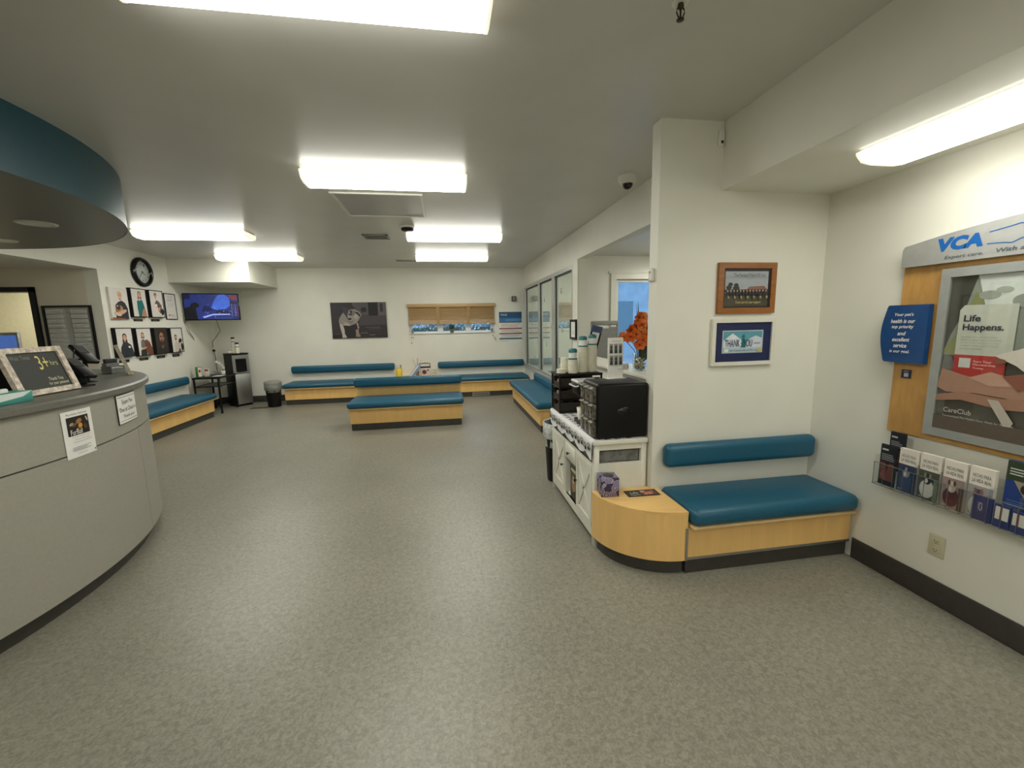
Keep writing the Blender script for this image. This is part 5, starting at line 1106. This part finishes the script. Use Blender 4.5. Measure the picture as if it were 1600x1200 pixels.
# photo brochure display on the near organizer
t = thing('photo_display_card', 'white display card with six small photos on black organizer', 'display card', (1.165, 2.735, ZT + .3625), math.radians(8))
p = flat(PAPER); w, h = .118, .282; p.box(-w / 2, -.003, 0, w / 2, .003, h); p.off = -.003
p.text('Meet Our Team', -w * .25, h * .90, w * .33, h * .935, C(170, 120, 120))
for r in range(2):
    for c in range(3):
        x = -w / 2 + .010 + c * .035; z = h * (.62 - .0 - r * .285); p.rect(x, z, x + .028, z + .066, C(150, 150, 145)); p.ell(x + .014, z + .042, .008, .012, C(60, 56, 52)); p.poly([(x + .003, z), (x + .025, z), (x + .021, z + .03), (x + .007, z + .03)], C(44, 44, 46))
p.text('team', w * .1, h * .22, w * .42, h * .245, C(120, 120, 120)); p.build('card', t)
b = MB(PAPER); b.box(-w / 2 - .01, -.03, 0, w / 2 + .01, .03, .003); b.build('base', t)

# counter ledge: vase of orange flowers, cards, frames
t = thing('flower_vase', 'glass vase of pebbles holding large orange flowers', 'vase of flowers', (1.80, 3.66, 1.0305))
VG = clearglass('vase_glass', (.96, .98, .97)); b = MB(VG); b.lathe([(.058, 0), (.062, .01), (.062, .16), (.058, .16), (.056, .012)], n=28); b.build('vase', t)
b = MB(C(120, 110, 85))
for i in range(110):
    a = random.uniform(0, 2 * PI); r = .047 * math.sqrt(random.random()); b.sphere((r * math.cos(a), r * math.sin(a), random.uniform(.012, .12)), .010, random.choice([C(190, 180, 150), C(140, 125, 98), C(215, 208, 190)]), n=4)
o = b.build('pebbles', t); o['kind'] = 'stuff'
b = MB(C(40, 62, 30)); 
heads = [(-.02, 0, .50), (.03, .02, .49), (-.06, -.02, .42), (0, -.03, .43), (.06, -.01, .39), (-.11, -.02, .38), (-.07, -.05, .34), (-.02, -.04, .36), (.05, -.05, .34), (.0, -.06, .29), (-.17, 0, .31), (-.12, -.04, .32), (-.03, -.05, .24), (.04, -.06, .28), (.08, -.03, .33)]
for x, y, z in heads: b.tube([(x * .1, y * .1, .02), (x * .3, y * .3, z * .6), (x, y, z)], .0035, n=5)
b.build('stems', t)
b = MB(mat('dark_leaf', (.018, .05, .015), .45, noise=.3)) ; b.keep = True
def leaf(base, tip, wd):
    base = Vector(base); tip = Vector(tip); d = tip - base; s = d.cross(Vector((0, 1, .2))).normalized() * wd; m1 = base + d * .4
    b.mesh([base, m1 + s, m1 - s, tip, m1 + Vector((0, -.006, 0))], [(0, 1, 4), (0, 4, 2), (1, 3, 4), (4, 3, 2)])
for (a, c, wd) in (((0, 0, .15), (-.03, 0, .66), .012), ((0, 0, .15), (-.05, -.01, .62), .010), ((.03, 0, .12), (.11, 0, .60), .013), ((.03, 0, .12), (.13, .02, .50), .014), ((.03, 0, .12), (.09, .02, .46), .014), ((.02, -.02, .10), (.10, -.03, .34), .035), ((.0, -.03, .10), (.05, -.05, .28), .035), ((.02, -.03, .08), (.10, -.05, .24), .035), ((-.02, -.02, .1), (.03, -.04, .30), .03), ((.03, -.02, .12), (.12, -.02, .30), .03), ((0, -.02, .14), (-.02, -.05, .26), .025)): leaf(a, c, wd)
b.build('leaves', t)
OR = mat('orange_petal', (.85, .16, .015), .5, noise=.3, scale=40)
OR2 = mat('light_orange_petal', (.95, .27, .04), .5, noise=.3, scale=40)
for hi, (x, y, z) in enumerate(heads):
    b = MB(OR2 if hi % 3 == 1 else OR); b.keep = True; ax = Vector((random.uniform(-.5, .5), -1, random.uniform(-.3, .5))).normalized(); q = ax.to_track_quat('Z', 'Y').to_matrix().to_4x4(); Mh = Matrix.Translation((x, y, z)) @ q; N = 6
    for k in range(N):
        a = 2 * PI * k / N + random.uniform(-.2, .2); c, s = math.cos(a), math.sin(a); R_ = .046 + random.uniform(-.004, .006)
        pts = [(0, 0, 0), (.024 * c - .024 * s, .024 * s + .024 * c, .010), (R_ * c - .019 * s, R_ * s + .019 * c, .020), (R_ * 1.2 * c, R_ * 1.2 * s, .006), (R_ * c + .019 * s, R_ * s - .019 * c, .020), (.024 * c + .024 * s, .024 * s - .024 * c, .010)]
        b.mesh([Mh @ Vector(pp) for pp in pts], [(0, 1, 2, 3), (0, 3, 4, 5)], None, True)
    b.sphere(Mh @ Vector((0, 0, .012)), .011, C(150, 50, 10), n=5); b.build('flower', t)
box_thing('ledge_card', 'small white card box left of the flower vase', 'card', (1.71, 3.80, 1.0305), (.085, .03, .06), PAPER, .1, lambda b, w, h: (b.lines(-w * .4, w * .2, h * .2, h * .8, 4, C(170, 170, 165)), b.ell(w * .36, h * .4, w * .06, h * .15, C(60, 60, 60))))
box_thing('ledge_card', 'white printed card right of the flower vase', 'card', (1.895, 3.58, 1.0305), (.05, .02, .14), PAPER, .1, lambda b, w, h: b.lines(-w * .2, w * .4, h * .2, h * .8, 4, C(90, 90, 95)))
def sgn(p, w, h, z0):
    p.text('i', -w * .03, z0 + h * .55, w * .03, z0 + h * .75, C(90, 90, 110)); p.lines(-w * .3, w * .3, z0 + h * .2, z0 + h * .5, 5, C(170, 170, 175))
framed('framed_notice', 'narrow black framed notice on post beside frosted glass', 'notice', (XP - .021, 5.42, 1.26), -R90, .26, .265, BLACK, .03, .02, sgn)
t = thing('tilted_frame', 'black framed sign with blue top tilted on the ledge', 'sign', (1.765, 4.95, 1.031), math.radians(-20))
Mx = Matrix.Rotation(math.radians(14), 4, 'Y'); f = MB(BLACK); f.box(-.065, -.01, 0, -.045, .01, .36, M=Mx).box(.045, -.01, 0, .065, .01, .36, M=Mx).box(-.065, -.01, 0, .065, .01, .02, M=Mx); f.build('frame', t)
MB(C(60, 76, 110)).box(-.065, -.012, .34, .065, .012, .42, M=Mx).build('blue_top', t); MB(PAPER).box(-.045, -.004, .02, .045, .004, .35, M=Mx).build('sheet', t)
t = thing('mesh_back_chair', 'grey high-backed chair behind the ledge in side room', 'chair', (2.11, 5.32, 0))
GP_ = mat('grey_chair_plastic', (.27, .27, .25), .5, noise=.05); b = MB(GP_)
b.box(-.19, -.012, .80, -.165, .018, 1.49, r=.008).box(.165, -.012, .80, .19, .018, 1.49, r=.008).box(-.19, -.012, 1.44, .19, .018, 1.50, r=.012).box(-.165, -.006, .80, .165, .006, 1.40).box(-.165, -.006, 1.40, -.07, .006, 1.42).box(.07, -.006, 1.40, .165, .006, 1.42); b.build('backrest', t)
MB(GP_).box(-.2, -.40, .62, .2, 0, .68, r=.02).build('seat', t)
for sx in (-1, 1):
    for sy in (-.37, -.02): MB(METAL).tube([(sx * .17, sy, .62), (sx * .21, sy, .001)], .012).build('leg', t)
t = thing('office_chair_back', 'dark grey chair back seen behind the flower vase', 'chair', (2.52, 4.6, 0))
b = MB(C(88, 88, 84)); b.box(-.14, -.03, .62, .20, .03, 1.12, r=.03); b.build('backrest', t); MB(C(60, 60, 60)).box(-.2, -.42, .44, .2, -.04, .50, r=.02).build('seat', t); MB(METAL).tube([(0, -.2, .03), (0, -.2, .44)], .03).build('column', t)
b = MB(BLACK)
for k in range(5): a = 2 * PI * k / 5; b.tube([(0, -.2, .06), (.24 * math.cos(a), -.2 + .24 * math.sin(a), .02)], .015)
b.build('star_base', t)

# on the curved end table
t = thing('tissue_box', 'purple patterned cube tissue box on the curved end table', 'tissue box', (.992, 2.415, .4025), math.radians(-6))
AG = bpy.data.materials.new('agate_print'); AG.use_nodes = True; nt = AG.node_tree; bs = nt.nodes['Principled BSDF']; tc = nt.nodes.new('ShaderNodeTexCoord'); vo = nt.nodes.new('ShaderNodeTexVoronoi'); vo.inputs['Scale'].default_value = 24; cr = nt.nodes.new('ShaderNodeValToRGB'); cr.color_ramp.interpolation = 'CONSTANT'
e = cr.color_ramp.elements; e[0].position = 0; e[0].color = (.28, .26, .38, 1); e[1].position = .62; e[1].color = (.03, .02, .06, 1)
for q, c in ((.16, (.12, .12, .30, 1)), (.27, (.30, .27, .36, 1)), (.38, (.08, .06, .20, 1)), (.48, (.32, .28, .34, 1))): x = e.new(q); x.color = c
nt.links.new(tc.outputs['Object'], vo.inputs['Vector']); nt.links.new(vo.outputs['Distance'], cr.inputs[0]); nt.links.new(cr.outputs[0], bs.inputs['Base Color']); bs.inputs['Roughness'].default_value = .5
b = MB(AG); b.box(-.056, -.056, 0, .056, .056, .122, r=.002, seg=1); b.build('carton', t); b = MB(C(60, 56, 52)); b.lathe([(.036, .1222), (.036, .1228), (.0001, .1229)]); b.build('opening', t)
t = thing('magazine', 'dark pet magazine lying on the curved end table', 'magazine', (1.205, 2.375, .4025), math.radians(-2))
b = MB(C(24, 26, 24)); b.box(-.105, -.045, 0, .105, .045, .003); 
q = lambda x0, y0, x1, y1, m, z: b.face([(x0, y0, z), (x1, y0, z), (x1, y1, z), (x0, y1, z)], m)
q(-.01, -.04, .09, .04, C(96, 60, 52), .0034); 
for (x, y, r, c) in ((.01, .015, .018, (205, 160, 140)), (.045, -.01, .026, (196, 120, 100)), (.07, .015, .014, (150, 90, 80)), (.02, -.02, .014, (210, 150, 130))): b.face([(x + r * math.cos(2 * PI * k / 12), y + r * .8 * math.sin(2 * PI * k / 12), .0037 + r * .01) for k in range(12)], C(*c))
vs, fs = text_geo('Life'); b.mesh([(-.075 + x * .05, -.01 + y * .03, .0036) for x, y in vs], fs, C(220, 220, 214)); vs, fs = text_geo('Happens'); b.mesh([(-.085 + x * .065, -.038 + y * .02, .0036) for x, y in vs], fs, C(220, 220, 214))
b.keep = True; b.build('cover', t)

# ------------------------------------------------------------------ outdoors seen through the windows
GR = mat('outdoor_ground', (.22, .24, .26), .8, noise=.2)
o = struct('floor_outdoors', MB(GR).box(-14, YB + .2, -.3, 14, 30, -.05)); 
struct('floor_outdoors_side', MB(GR).box(XP + .62, 5.9, -.06, 14, 9.25, -.02))
LF = mat('hedge_leaf', (.05, .11, .08), .5, noise=.5, scale=8)
def hedge(label, x0, x1, y, z0, z1, n, cols):
    b = MB(LF); b.keep = True
    b.box(x0, y, 0, x1, y + .35, z1 - .10)
    for i in range(n):
        p = Vector((random.uniform(x0, x1), y + random.uniform(-.08, .3), random.uniform(z0, z1))); s = random.uniform(.02, .045); d = Vector((random.uniform(-1, 1), random.uniform(-1, .2), random.uniform(-.5, 1))).normalized(); e1 = d.orthogonal().normalized() * s; e2 = d.cross(e1) * .6
        b.face([p - e1, p - e2, p + e1, p + e2], random.choice(cols))
    o = single(b, 'hedge', label, 'hedge', (0, 0, 0)); o['kind'] = 'stuff'; return o
hedge('leafy flowering hedge outside the back window', -1.3, 1.6, 9.9, .7, 1.52, 2600, [LF, C(60, 90, 70), C(90, 120, 100), LF, C(150, 170, 160), C(200, 190, 150), C(190, 120, 90), C(230, 235, 240)])
t = thing('neighbour_building', 'pale blue-grey building across the street outside', 'building', (2.0, 17.0, 0))
b = MB(mat('render_facade', (.20, .26, .29), .7, noise=.15, scale=2)); b.box(-9, 0, -.1, 18, 3, 3.6); b.build('wall', t)
for i in range(10):
    b = MB(mat('dark_pane', (.04, .10, .12), .1, noise=.2)); x = -7.5 + i * 2.4; b.box(x, -.02, .8, x + 1.5, .01, 2.3); b.build('window', t)
b = MB(mat('roof_metal', (.25, .3, .34), .5, noise=.1)); b.box(-9.2, -.5, 3.6, 18.2, 3.2, 3.8); b.build('roof', t)
